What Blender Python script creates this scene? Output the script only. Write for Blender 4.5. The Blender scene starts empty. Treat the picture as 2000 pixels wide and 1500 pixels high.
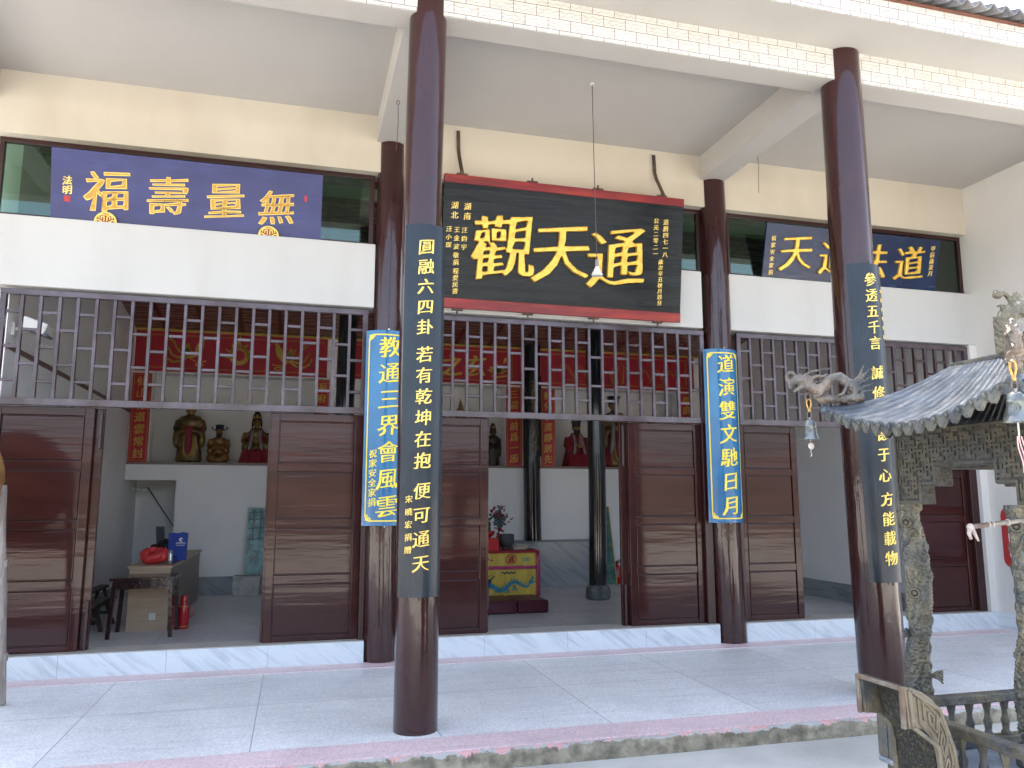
import bpy, bmesh, math, random
from mathutils import Vector, Matrix, noise
random.seed(7)
S = bpy.context.scene
COL = S.collection
R = math.radians
sin, cos, pi = math.sin, math.cos, math.pi

# ------------------------------------------------------------------ camera, sky, sun, exposure
cd = bpy.data.cameras.new('camera'); cam = bpy.data.objects.new('camera', cd); COL.objects.link(cam)
YAW, PITCH = -0.2665, 0.1454
cam.location = (-0.8201, -7.6713, 1.5)
fw = Vector((-sin(YAW)*cos(PITCH), cos(YAW)*cos(PITCH), sin(PITCH)))
cam.rotation_euler = fw.to_track_quat('-Z', 'Y').to_euler()
cd.sensor_width = 36; cd.lens = 36*1536.04/2000; cd.clip_start = .05; cd.clip_end = 2000
S.camera = cam
SUN_EL, SUN_AZ = 52, 12            # the sun stands behind the hall, the court in front is in its shade
w = bpy.data.worlds.new('World'); S.world = w; w.use_nodes = True
nt = w.node_tree; bg = nt.nodes['Background']
sky = nt.nodes.new('ShaderNodeTexSky'); sky.sky_type = 'NISHITA'; sky.sun_disc = False
sky.sun_elevation = R(SUN_EL); sky.sun_rotation = R(SUN_AZ); sky.dust_density = 4.0; sky.air_density = .9; sky.ozone_density = .4
hs = nt.nodes.new('ShaderNodeHueSaturation'); hs.inputs['Saturation'].default_value = .78      # a hazy summer sky
nt.links.new(sky.outputs[0], hs.inputs['Color']); nt.links.new(hs.outputs[0], bg.inputs[0]); bg.inputs[1].default_value = 0.15
sd = bpy.data.lights.new('sun', 'SUN'); sd.energy = 3.2; sd.angle = R(.5); sd.color = (1, .94, .84)
sun = bpy.data.objects.new('sun', sd); COL.objects.link(sun)
sv = Vector((sin(R(SUN_AZ))*cos(R(SUN_EL)), cos(R(SUN_AZ))*cos(R(SUN_EL)), sin(R(SUN_EL))))
sun.rotation_euler = (-sv).to_track_quat('-Z', 'Y').to_euler(); sun.location = (0, 20, 30)
vs = S.view_settings; S.display_settings.display_device = 'sRGB'
vs.view_transform = 'Standard'; vs.look = 'None'; vs.exposure = 2.55; vs.gamma = 1
S.cycles.max_bounces = 10; S.cycles.diffuse_bounces = 6; S.cycles.glossy_bounces = 4; S.cycles.transparent_max_bounces = 12
S.cycles.use_denoising = True

# ------------------------------------------------------------------ materials
MATS = {}
def pm(name, c, rough=.5, var=.12, vs=5, bump=0, bs=30, st=(1,1,1), coat=0, metal=0, c2=None, mix=(.45,.62), ms=3, mst=(1,1,1), bdist=.02, spec=.5, rvar=0, sheen=0):
    """painted / plain surface: base colour with patches of a second colour, fine variation and bump"""
    if name in MATS: return MATS[name]
    m = bpy.data.materials.new(name); m.use_nodes = True; MATS[name] = m
    N = m.node_tree.nodes; L = m.node_tree.links; b = N['Principled BSDF']
    b.inputs['Roughness'].default_value = rough; b.inputs['Metallic'].default_value = metal
    b.inputs['Coat Weight'].default_value = coat; b.inputs['Coat Roughness'].default_value = .06; b.inputs['Coat IOR'].default_value = 1.5
    b.inputs['Specular IOR Level'].default_value = spec
    tc = N.new('ShaderNodeTexCoord')
    def tex(scale, stretch, detail=4):
        mp = N.new('ShaderNodeMapping'); mp.inputs['Scale'].default_value = stretch; L.new(tc.outputs['Object'], mp.inputs[0])
        t = N.new('ShaderNodeTexNoise'); t.inputs['Scale'].default_value = scale; t.inputs['Detail'].default_value = detail
        L.new(mp.outputs[0], t.inputs['Vector']); return t
    col = None
    if c2 is not None:
        t = tex(ms, mst, 6); r = N.new('ShaderNodeValToRGB'); L.new(t.outputs['Fac'], r.inputs[0])
        r.color_ramp.elements[0].position = mix[0]; r.color_ramp.elements[0].color = (*c, 1)
        r.color_ramp.elements[1].position = mix[1]; r.color_ramp.elements[1].color = (*c2, 1); col = r.outputs[0]
    t = tex(vs, st); mr = N.new('ShaderNodeMapRange'); L.new(t.outputs['Fac'], mr.inputs[0])
    mr.inputs[1].default_value = .25; mr.inputs[2].default_value = .75; mr.inputs[3].default_value = 1-var; mr.inputs[4].default_value = 1+var
    mx = N.new('ShaderNodeMix'); mx.data_type = 'RGBA'; mx.blend_type = 'MULTIPLY'; mx.inputs[0].default_value = 1
    if col: L.new(col, mx.inputs[6])
    else: mx.inputs[6].default_value = (*c, 1)
    L.new(mr.outputs[0], mx.inputs[7]); L.new(mx.outputs[2], b.inputs['Base Color'])
    if rvar:
        t2 = tex(vs*1.7, st); m2 = N.new('ShaderNodeMapRange'); L.new(t2.outputs['Fac'], m2.inputs[0])
        m2.inputs[1].default_value = .3; m2.inputs[2].default_value = .7; m2.inputs[3].default_value = max(.03, rough-rvar); m2.inputs[4].default_value = rough+rvar
        L.new(m2.outputs[0], b.inputs['Roughness'])
    if bump:
        t = tex(bs, st, 5); bp = N.new('ShaderNodeBump'); bp.inputs['Strength'].default_value = bump; bp.inputs['Distance'].default_value = bdist
        L.new(t.outputs['Fac'], bp.inputs['Height']); L.new(bp.outputs[0], b.inputs['Normal'])
        if coat: L.new(bp.outputs[0], b.inputs['Coat Normal'])
    return m
def nodes(m): return m.node_tree.nodes, m.node_tree.links, m.node_tree.nodes['Principled BSDF']
def new(N, t, **kw):
    n = N.new(t)
    for k, v in kw.items():
        if k.startswith('i_'): n.inputs[k[2:].replace('_', ' ')].default_value = v
        else: setattr(n, k, v)
    return n

SIDEW = pm('white_plaster_lightened', (.66,.64,.605), .8, .03, 1.6, .12, 60, bdist=.01, c2=(.62,.60,.565), mix=(.5,.78), ms=1.1, mst=(2.2,2,.5))  # lighter copy of the white plaster, brighter light on the side wall put into its colour
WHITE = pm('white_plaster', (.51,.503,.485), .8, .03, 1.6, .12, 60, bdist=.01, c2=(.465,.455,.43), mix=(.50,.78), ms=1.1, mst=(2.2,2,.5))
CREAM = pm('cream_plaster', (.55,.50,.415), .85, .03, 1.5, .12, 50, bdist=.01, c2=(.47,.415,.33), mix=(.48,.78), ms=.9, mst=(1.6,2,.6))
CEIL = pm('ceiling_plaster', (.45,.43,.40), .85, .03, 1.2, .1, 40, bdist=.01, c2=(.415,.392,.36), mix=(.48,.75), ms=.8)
INNER = pm('inner_plaster', (.92,.915,.90), .85, .04, 1.5, .1, 40, bdist=.01)
PAINT = pm('brown_gloss_paint', (.030,.0075,.0075), .25, .2, 5, .22, 9, (1,1,.35), coat=.75, bdist=.02, c2=(.036,.011,.010), ms=2, spec=.25)
DOOR = pm('brown_door_paint', (.032,.0075,.007), .4, .15, 5, .14, 6, (.2,1,2.4), coat=.6, bdist=.014, c2=(.044,.011,.009), ms=3, mst=(.3,1,1.5), spec=.08)
LATT = pm('lattice_paint', (.045,.022,.022), .3, .25, 14, .25, 40, bdist=.004, c2=(.085,.062,.075), mix=(.38,.58), ms=2.2, coat=.5, spec=.35)
FRAME = pm('frame_paint', (.032,.009,.009), .35, .2, 8, .1, 20)
BLACKP = pm('black_pillar_paint', (.012,.012,.016), .15, .2, 6, .25, 8, (1,1,.2), coat=.6)
BOARDBLUE = pm('board_blue', (.026,.030,.125), .38, .18, 4, .12, 18, (.3,1,1.5), c2=(.033,.040,.15), ms=3, rvar=.08)
BOARDNAVY = pm('board_navy', (.005,.016,.055), .22, .2, 4, .2, 8, (.4,1,1.3), c2=(.008,.022,.068), ms=3, rvar=.06)
BOARDBLACK = pm('board_black', (.009,.010,.011), .28, .25, 5, .30, 7, (.22,1,2.6), c2=(.014,.016,.017), ms=4, mst=(.2,1,3), rvar=.08, spec=.28)
REDTRIM = pm('red_trim', (.17,.006,.010), .4, .3, 8, .2, 20, (.3,1,1), c2=(.26,.022,.012), ms=5, mst=(.3,1,2))
GOLD = pm('gold_leaf', (.86,.56,.09), .34, .2, 14, .25, 40, metal=.35, bdist=.006, c2=(.66,.36,.05), ms=14)
GOLDTXT = pm('gold_paint', (.86,.62,.14), .42, .12, 20, metal=.1)
GOLDDK = pm('gold_dark', (.50,.28,.05), .45, .3, 25, metal=.2)
YEL = pm('yellow_paint', (.88,.70,.07), .4, .08, 15)
PLQBLUE = pm('plaque_blue', (.008,.125,.29), .2, .18, 5, .2, 9, (1,1,.3), coat=.5, c2=(.006,.15,.33), ms=4)
PLQDARK = pm('plaque_dark', (.014,.021,.030), .28, .2, 4, .15, 9, (1,1,.2), coat=.15, c2=(.018,.027,.037), ms=3, rvar=.06, spec=.3)
REDPAPER = pm('red_banner', (.42,.012,.028), .5, .12, 3)
REDPAPER2 = pm('red_couplet', (.46,.018,.022), .5, .1, 3)
BGOLD = pm('banner_gold', (.62,.42,.07), .5, .1, 10)
IRON = pm('rusty_iron', (.05,.035,.028), .6, .3, 20, .3, 60, c2=(.11,.06,.035), ms=15)
WOODGREY = pm('weathered_wood', (.21,.175,.15), .8, .3, 10, .6, 24, (3,3,.4), c2=(.33,.29,.26), ms=5, mst=(4,4,.5))
STONE = pm('pillar_stone', (.13,.14,.14), .85, .35, 10, .7, 35, c2=(.28,.28,.26), ms=6)
BLOCK = pm('rough_block', (.52,.53,.50), .9, .2, 8, .6, 30, c2=(.36,.37,.34), ms=7)
BRONZE = pm('aged_bronze', (.135,.12,.085), .55, .4, 12, .55, 38, metal=.25, c2=(.075,.08,.085), mix=(.42,.6), ms=7, rvar=.12)
BRONZETAN = pm('aged_bronze_tan', (.185,.158,.112), .55, .35, 12, .4, 40, metal=.2, c2=(.15,.125,.085), ms=8, rvar=.1)
def scaly(nm='scaly_bronze', c=(.165,.15,.105), sc=62.0, bd=.012):
    m = pm(nm, c, .5, .45, 16, .5, 40, metal=.25, c2=(.105,.11,.105), mix=(.42,.66), ms=9); N, L, b = nodes(m)
    tc = new(N, 'ShaderNodeTexCoord'); v = new(N, 'ShaderNodeTexVoronoi', i_Scale=sc); L.new(tc.outputs['Object'], v.inputs['Vector'])
    bp = new(N, 'ShaderNodeBump', i_Strength=1.0, i_Distance=bd); L.new(v.outputs['Distance'], bp.inputs['Height'])
    old = b.inputs['Normal'].links[0].from_socket; L.new(old, bp.inputs['Normal']); bp.invert = True; L.new(bp.outputs[0], b.inputs['Normal']); return m
BRONZEDK = pm('pitted_dark_iron', (.020,.021,.020), .55, .5, 60, .7, 110, metal=.2, c2=(.11,.088,.035), mix=(.52,.68), ms=120)
ROOFMET = pm('blue_grey_patina', (.070,.092,.115), .5, .35, 9, .5, 22, (1,1,1), metal=.2, c2=(.19,.195,.185), mix=(.45,.78), ms=7, mst=(1.0,4.5,1.2), rvar=.12)
BELL = pm('bell_metal', (.27,.285,.275), .32, .3, 20, .3, 40, metal=.7, c2=(.12,.135,.135), ms=14)
BRASS = pm('brass_clasp', (.55,.34,.11), .35, .25, 30, metal=.6)
RUST = pm('rust', (.135,.095,.068), .7, .35, 18, .6, 45, c2=(.24,.225,.20), ms=10)
DARK = pm('dark_plastic', (.012,.013,.016), .35, .1)
GREYMETAL = pm('grey_metal', (.22,.22,.23), .45, .1)
STEEL = pm('steel', (.55,.55,.53), .2, .05, metal=.9)
REDGLOSS = pm('red_enamel', (.50,.012,.02), .25, .08, coat=.5)
REDBAG = pm('red_film', (.62,.04,.045), .3, .25, 12, .5, 16, bdist=.03)
BLUEBAG = pm('blue_nonwoven', (.012,.05,.32), .6, .12, 10, .15, 60)
LAMW = pm('pale_laminate', (.50,.37,.25), .45, .12, 6, .05, 30, (.4,1,4))
LAMD = pm('brown_laminate', (.24,.19,.155), .45, .1, 6)
DARKWOOD = pm('dark_wood', (.030,.010,.011), .25, .25, 8, .2, 20, coat=.3)
BENCHW = pm('bench_wood', (.06,.045,.04), .5, .3, 10, .3, 20, (.3,1,1))
CUSH = pm('maroon_leather', (.085,.010,.022), .38, .15, 8, .12, 40)
WHITEPL = pm('white_plastic', (.72,.72,.70), .4, .03)
TEAL = pm('painted_glass_teal', (.17,.36,.37), .35, .4, 7, c2=(.07,.17,.17), ms=4, mst=(2,2,.9))
GREENB = pm('green_board', (.02,.13,.10), .4, .3, 8, c2=(.05,.20,.15), ms=8)
YELLOWSILK = pm('yellow_silk', (.66,.48,.07), .34, .15, 5, .45, 4, (3,3,1), bdist=.05, sheen=.3)
PINKSILK = pm('pink_silk', (.45,.035,.16), .4, .15, 6, .3, 6)
REDCLOTH = pm('red_cloth', (.33,.01,.02), .6, .1)
TEALTHREAD = pm('teal_embroidery', (.02,.22,.32), .5, .3, 40)
NAVYTHREAD = pm('navy_embroidery', (.012,.03,.07), .6, .2)
ROBEGOLD = pm('statue_gold', (.20,.125,.04), .38, .35, 7, .3, 12, (2,2,.6), metal=.45, c2=(.09,.065,.03), ms=5)
ROBERED = pm('statue_red', (.22,.010,.022), .6, .25, 8, .3, 14, (2,2,.4))
ROBEDK = pm('statue_dark', (.035,.022,.016), .45, .3, 8)
FACEGOLD = pm('statue_face', (.34,.19,.06), .3, .2, 12, metal=.4)
HATBLUE = pm('statue_hat', (.012,.022,.05), .4, .2)
HAIR = pm('statue_hair', (.010,.010,.014), .5, .1)
GREYSILK = pm('grey_silk', (.26,.26,.26), .5, .15)
LEAF = pm('leaf', (.06,.09,.05), .6, .3, 20)
PETALR = pm('petal_red', (.33,.02,.03), .6, .3, 20)
PETALB = pm('petal_blue', (.09,.15,.19), .6, .3, 20)
CORD = pm('cord', (.09,.06,.055), .6, .1)
PINKTAG = pm('pink_ribbon', (.70,.42,.42), .6, .15)
ROOFTILE = pm('grey_roof_tile', (.14,.14,.15), .7, .3, 6, .5, 25, c2=(.24,.235,.23), ms=4)
EAVEWOOD = pm('eave_wood', (.16,.062,.038), .6, .3, 8)
DRUMW = pm('drum_wood', (.34,.19,.065), .45, .25, 6, .2, 14, (1,.3,1), c2=(.24,.12,.04), ms=5)
FARWALL = pm('far_wall', (.13,.11,.085), .85, .3, .6)
SEALRED = pm('seal_red', (.42,.03,.03), .6, .3, 60)
MEDRED = pm('medallion_red', (.25,.03,.02), .5, .2)
TRIM = pm('pale_green_trim', (.80,.86,.55), .5, .05)

def marble(name, light, dark, scale=1.0):
    m = pm(name, light, .22, .05, 4); N, L, b = nodes(m)
    tc = new(N, 'ShaderNodeTexCoord'); mr_ = new(N, 'ShaderNodeMapping'); mr_.inputs['Rotation'].default_value = (0, R(-36), 0); L.new(tc.outputs['Object'], mr_.inputs[0])
    mp = new(N, 'ShaderNodeMapping'); mp.inputs['Scale'].default_value = (1.3*scale, 1, 9*scale)
    L.new(mr_.outputs[0], mp.inputs[0])
    n = new(N, 'ShaderNodeTexNoise', i_Scale=1.4, i_Detail=8, i_Roughness=.62, i_Distortion=.9); L.new(mp.outputs[0], n.inputs['Vector'])
    r = new(N, 'ShaderNodeValToRGB'); e = r.color_ramp.elements
    e[0].position = .30; e[0].color = (*dark, 1); e[1].position = .52; e[1].color = (*light, 1)
    x = e.new(.44); x.color = tuple(.4*d+.6*l for d, l in zip(dark, light)) + (1,)
    L.new(n.outputs['Fac'], r.inputs[0]); L.new(r.outputs[0], b.inputs['Base Color']); return m
SCALY = scaly()
DRAGON = scaly('scaly_dragon', (.20,.16,.125), 90.0, .003)
MARBLE = marble('pale_marble', (.64,.70,.73), (.45,.51,.55))
MARBLEIN = marble('grey_marble', (.34,.36,.38), (.20,.225,.245), .8)

def terrazzo(name, base, tile, off, joint=True):
    m = pm(name, base, .42, .05, 3); N, L, b = nodes(m)
    tc = new(N, 'ShaderNodeTexCoord')
    v = new(N, 'ShaderNodeTexVoronoi', i_Scale=95.0); L.new(tc.outputs['Object'], v.inputs['Vector'])
    bw = new(N, 'ShaderNodeRGBToBW'); L.new(v.outputs['Color'], bw.inputs[0])
    r = new(N, 'ShaderNodeValToRGB'); e = r.color_ramp.elements
    e[0].position = .15; e[0].color = tuple(c*.85 for c in base)+(1,); e[1].position = .9; e[1].color = tuple(min(1, c*1.15) for c in base)+(1,)
    L.new(bw.outputs[0], r.inputs[0])
    n = new(N, 'ShaderNodeTexNoise', i_Scale=1.1, i_Detail=6, i_Roughness=.6, i_Distortion=.6); L.new(tc.outputs['Object'], n.inputs['Vector'])
    mr = new(N, 'ShaderNodeMapRange'); mr.inputs[1].default_value=.3; mr.inputs[2].default_value=.72; mr.inputs[3].default_value=.87; mr.inputs[4].default_value=1.1
    L.new(n.outputs['Fac'], mr.inputs[0])
    mp2 = new(N, 'ShaderNodeMapping'); mp2.inputs['Scale'].default_value = (.5, 5, 1); mp2.inputs['Rotation'].default_value = (0,0,R(9)); L.new(tc.outputs['Object'], mp2.inputs[0])
    n3 = new(N, 'ShaderNodeTexNoise', i_Scale=2.0, i_Detail=7, i_Roughness=.7, i_Distortion=.4); L.new(mp2.outputs[0], n3.inputs['Vector'])
    mr3 = new(N, 'ShaderNodeMapRange'); mr3.inputs[1].default_value=.52; mr3.inputs[2].default_value=.75; mr3.inputs[3].default_value=1.0; mr3.inputs[4].default_value=.80; L.new(n3.outputs['Fac'], mr3.inputs[0])
    mx = new(N, 'ShaderNodeMix', data_type='RGBA', blend_type='MULTIPLY'); mx.inputs[0].default_value = 1
    L.new(r.outputs[0], mx.inputs[6]); L.new(mr.outputs[0], mx.inputs[7])
    mxb = new(N, 'ShaderNodeMix', data_type='RGBA', blend_type='MULTIPLY'); mxb.inputs[0].default_value = 1
    L.new(mx.outputs[2], mxb.inputs[6]); L.new(mr3.outputs[0], mxb.inputs[7]); out = mxb.outputs[2]
    if joint:
        mp = new(N, 'ShaderNodeMapping'); mp.inputs['Location'].default_value = (off[0], off[1], 0); L.new(tc.outputs['Object'], mp.inputs[0])
        k = new(N, 'ShaderNodeTexBrick', offset=0.0, i_Scale=1.0); k.inputs['Brick Width'].default_value = tile[0]; k.inputs['Row Height'].default_value = tile[1]
        k.inputs['Color1'].default_value = (.95,.95,.955,1); k.inputs['Color2'].default_value = (1.03,1.03,1.02,1)
        k.inputs['Mortar Size'].default_value = .0035; k.inputs['Mortar Smooth'].default_value = .2
        L.new(mp.outputs[0], k.inputs['Vector'])
        m2 = new(N, 'ShaderNodeMix', data_type='RGBA'); L.new(k.outputs['Fac'], m2.inputs[0])
        m3 = new(N, 'ShaderNodeMix', data_type='RGBA', blend_type='MULTIPLY'); m3.inputs[0].default_value = 1; L.new(out, m3.inputs[6]); L.new(k.outputs['Color'], m3.inputs[7]); L.new(m3.outputs[2], m2.inputs[6])
        m2.inputs[7].default_value = (base[0]*.45, base[1]*.45, base[2]*.48, 1); out = m2.outputs[2]
    L.new(out, b.inputs['Base Color']); return m
TERR = terrazzo('grey_terrazzo', (.79,.785,.77), (1.165,1.16), (1.025,.16))
TERRIN = terrazzo('hall_terrazzo', (.78,.77,.755), (1.165,1.16), (1.025,.16))
TERRPINK = terrazzo('pink_terrazzo', (.78,.60,.60), (1,1), (0,0), False)

def tile_mat():
    m = pm('embossed_wall_tile', (.78,.73,.64), .35, .05, 4); N, L, b = nodes(m)
    tc = new(N, 'ShaderNodeTexCoord'); sx = new(N, 'ShaderNodeSeparateXYZ'); L.new(tc.outputs['Object'], sx.inputs[0])
    cx = new(N, 'ShaderNodeCombineXYZ'); L.new(sx.outputs[0], cx.inputs[0]); L.new(sx.outputs[2], cx.inputs[1])
    k = new(N, 'ShaderNodeTexBrick', offset=.5, i_Scale=1.0); k.inputs['Brick Width'].default_value = .184; k.inputs['Row Height'].default_value = .0924
    k.inputs['Mortar Size'].default_value = .0024; k.inputs['Mortar Smooth'].default_value = .1
    k.inputs['Color1'].default_value = (.62,.61,.58,1); k.inputs['Color2'].default_value = (.57,.555,.515,1); k.inputs['Mortar'].default_value = (.20,.11,.08,1)
    L.new(cx.outputs[0], k.inputs['Vector'])
    # the zigzag relief pressed into each tile: two wavy ridges along its length
    def wave(ph, frq, amp, pos):
        a = new(N, 'ShaderNodeMath', operation='MULTIPLY'); L.new(sx.outputs[0], a.inputs[0]); a.inputs[1].default_value = 2*pi/(.184/frq)
        a2 = new(N, 'ShaderNodeMath', operation='ADD'); L.new(a.outputs[0], a2.inputs[0]); a2.inputs[1].default_value = ph
        s = new(N, 'ShaderNodeMath', operation='SINE'); L.new(a2.outputs[0], s.inputs[0])
        q = new(N, 'ShaderNodeMath', operation='MULTIPLY'); L.new(s.outputs[0], q.inputs[0]); q.inputs[1].default_value = amp
        z = new(N, 'ShaderNodeMath', operation='DIVIDE'); L.new(sx.outputs[2], z.inputs[0]); z.inputs[1].default_value = .0924
        f = new(N, 'ShaderNodeMath', operation='FRACT'); L.new(z.outputs[0], f.inputs[0])
        d = new(N, 'ShaderNodeMath', operation='SUBTRACT'); L.new(f.outputs[0], d.inputs[0]); d.inputs[1].default_value = pos
        e = new(N, 'ShaderNodeMath', operation='SUBTRACT'); L.new(d.outputs[0], e.inputs[0]); L.new(q.outputs[0], e.inputs[1])
        ab = new(N, 'ShaderNodeMath', operation='ABSOLUTE'); L.new(e.outputs[0], ab.inputs[0])
        mr = new(N, 'ShaderNodeMapRange'); mr.inputs[1].default_value = 0; mr.inputs[2].default_value = .10; mr.inputs[3].default_value = 1; mr.inputs[4].default_value = 0
        L.new(ab.outputs[0], mr.inputs[0]); return mr.outputs[0]
    w1, w2 = wave(0, 3, .09, .34), wave(1.3, 2, .08, .70)
    ad = new(N, 'ShaderNodeMath', operation='MAXIMUM'); L.new(w1, ad.inputs[0]); L.new(w2, ad.inputs[1])
    n = new(N, 'ShaderNodeTexNoise', i_Scale=14.0, i_Detail=5); L.new(tc.outputs['Object'], n.inputs['Vector'])
    r = new(N, 'ShaderNodeMapRange'); r.inputs[1].default_value = .35; r.inputs[2].default_value = .7; r.inputs[3].default_value = 1; r.inputs[4].default_value = .84; L.new(n.outputs['Fac'], r.inputs[0])
    mx = new(N, 'ShaderNodeMix', data_type='RGBA', blend_type='MULTIPLY'); mx.inputs[0].default_value = 1; L.new(k.outputs['Color'], mx.inputs[6]); L.new(r.outputs[0], mx.inputs[7])
    r2 = new(N, 'ShaderNodeMapRange'); r2.inputs[3].default_value = 1; r2.inputs[4].default_value = .82; L.new(ad.outputs[0], r2.inputs[0])
    m3 = new(N, 'ShaderNodeMix', data_type='RGBA', blend_type='MULTIPLY'); m3.inputs[0].default_value = 1; L.new(mx.outputs[2], m3.inputs[6]); L.new(r2.outputs[0], m3.inputs[7])
    L.new(m3.outputs[2], b.inputs['Base Color'])
    h = new(N, 'ShaderNodeMath', operation='SUBTRACT'); h.inputs[0].default_value = 1; L.new(k.outputs['Fac'], h.inputs[1])
    h2 = new(N, 'ShaderNodeMath', operation='MULTIPLY_ADD'); L.new(ad.outputs[0], h2.inputs[0]); h2.inputs[1].default_value = -.7; L.new(h.outputs[0], h2.inputs[2])
    bp = new(N, 'ShaderNodeBump', i_Strength=.8, i_Distance=.006); L.new(h2.outputs[0], bp.inputs['Height']); L.new(bp.outputs[0], b.inputs['Normal'])
    return m
TILE = tile_mat()

def concrete():
    m = pm('worn_patchy_concrete', (.62,.60,.545), .9, .12, 2.2, .35, 30, c2=(.32,.305,.27), mix=(.42,.66), ms=.42); return m  # worn concrete; broad dark patches added to break up reflections in the doors
CONC = concrete()
def step_mat():
    m = pm('mossy_step', (.33,.29,.215), .95, .3, 14, .7, 40, c2=(.20,.178,.13), ms=11); N, L, b = nodes(m)
    src = b.inputs['Base Color'].links[0].from_socket
    tc = new(N, 'ShaderNodeTexCoord'); sx = new(N, 'ShaderNodeSeparateXYZ'); L.new(tc.outputs['Object'], sx.inputs[0])
    def drip(scale, lo, hi, colour, src, stretch):
        mp = new(N, 'ShaderNodeMapping'); mp.inputs['Scale'].default_value = stretch; L.new(tc.outputs['Object'], mp.inputs[0])
        n = new(N, 'ShaderNodeTexNoise', i_Scale=scale, i_Detail=6, i_Roughness=.7); L.new(mp.outputs[0], n.inputs['Vector'])
        mr = new(N, 'ShaderNodeMapRange'); mr.inputs[1].default_value = lo; mr.inputs[2].default_value = hi; mr.inputs[3].default_value = -.32; mr.inputs[4].default_value = .22; L.new(sx.outputs[2], mr.inputs[0])
        a = new(N, 'ShaderNodeMath', operation='ADD'); L.new(n.outputs['Fac'], a.inputs[0]); L.new(mr.outputs[0], a.inputs[1])
        r = new(N, 'ShaderNodeMapRange'); r.inputs[1].default_value = .54; r.inputs[2].default_value = .58; L.new(a.outputs[0], r.inputs[0])
        x = new(N, 'ShaderNodeMix', data_type='RGBA'); L.new(r.outputs[0], x.inputs[0]); L.new(src, x.inputs[6]); x.inputs[7].default_value = (*colour, 1); return x.outputs[2]
    o = drip(7, -.075, -.005, (.47,.46,.44), src, (1,1,2))
    o = drip(3.2, -.115, .045, (.72,.40,.39), o, (2.2,1,.8))
    L.new(o, b.inputs['Base Color']); return m
STEP = step_mat()
def ceiling_pattern():
    m = pm('printed_ceiling_panel', (.12,.05,.04), .4, .1, 4); N, L, b = nodes(m)
    tc = new(N, 'ShaderNodeTexCoord'); mp = new(N, 'ShaderNodeMapping'); L.new(tc.outputs['Object'], mp.inputs[0]); mp.inputs['Scale'].default_value = (1,1,0)
    w_ = new(N, 'ShaderNodeTexWave', wave_type='RINGS', i_Scale=2.6, i_Distortion=7.0, i_Detail=2.0); w_.inputs['Detail Scale'].default_value = 1.6; L.new(mp.outputs[0], w_.inputs['Vector'])
    r = new(N, 'ShaderNodeValToRGB'); e = r.color_ramp.elements; e[0].color = (.16,.035,.03,1); e[0].position = .3; e[1].color = (.33,.22,.16,1); e[1].position = .62
    L.new(w_.outputs['Fac'], r.inputs[0])
    k = new(N, 'ShaderNodeTexBrick', offset=0.0, i_Scale=1.0); k.inputs['Brick Width'].default_value = .6; k.inputs['Row Height'].default_value = .2; k.inputs['Mortar Size'].default_value = .012; L.new(mp.outputs[0], k.inputs['Vector'])
    k2 = new(N, 'ShaderNodeTexBrick', offset=0.0, i_Scale=1.0); k2.inputs['Brick Width'].default_value = .6; k2.inputs['Row Height'].default_value = .6; k2.inputs['Mortar Size'].default_value = .04; L.new(mp.outputs[0], k2.inputs['Vector'])
    x = new(N, 'ShaderNodeMix', data_type='RGBA'); L.new(k2.outputs['Fac'], x.inputs[0]); L.new(r.outputs[0], x.inputs[6]); x.inputs[7].default_value = (.16,.02,.02,1)
    x2 = new(N, 'ShaderNodeMix', data_type='RGBA'); L.new(k.outputs['Fac'], x2.inputs[0]); L.new(x.outputs[2], x2.inputs[6]); x2.inputs[7].default_value = (.03,.015,.012,1)
    L.new(x2.outputs[2], b.inputs['Base Color']); return m
CEILPAT = ceiling_pattern()
def glass(name, tint, gl=.12):
    m = bpy.data.materials.new(name); m.use_nodes = True; N = m.node_tree.nodes; L = m.node_tree.links; N.remove(N['Principled BSDF'])
    t = new(N, 'ShaderNodeBsdfTransparent'); t.inputs[0].default_value = (*tint, 1)
    g = new(N, 'ShaderNodeBsdfGlossy'); g.inputs['Roughness'].default_value = .03; g.inputs[0].default_value = (.75,.9,.8,1)
    lw = new(N, 'ShaderNodeFresnel', i_IOR=1.5); ad = new(N, 'ShaderNodeMath', operation='ADD'); L.new(lw.outputs[0], ad.inputs[0]); ad.inputs[1].default_value = gl
    mx = new(N, 'ShaderNodeMixShader'); L.new(ad.outputs[0], mx.inputs[0]); L.new(t.outputs[0], mx.inputs[1]); L.new(g.outputs[0], mx.inputs[2])
    L.new(mx.outputs[0], N['Material Output'].inputs[0]); return m
GLASS = glass('green_window_glass', (.44,.56,.49), .05)
BULBGL = pm('bulb_glass', (.75,.75,.72), .15, .03)

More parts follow.
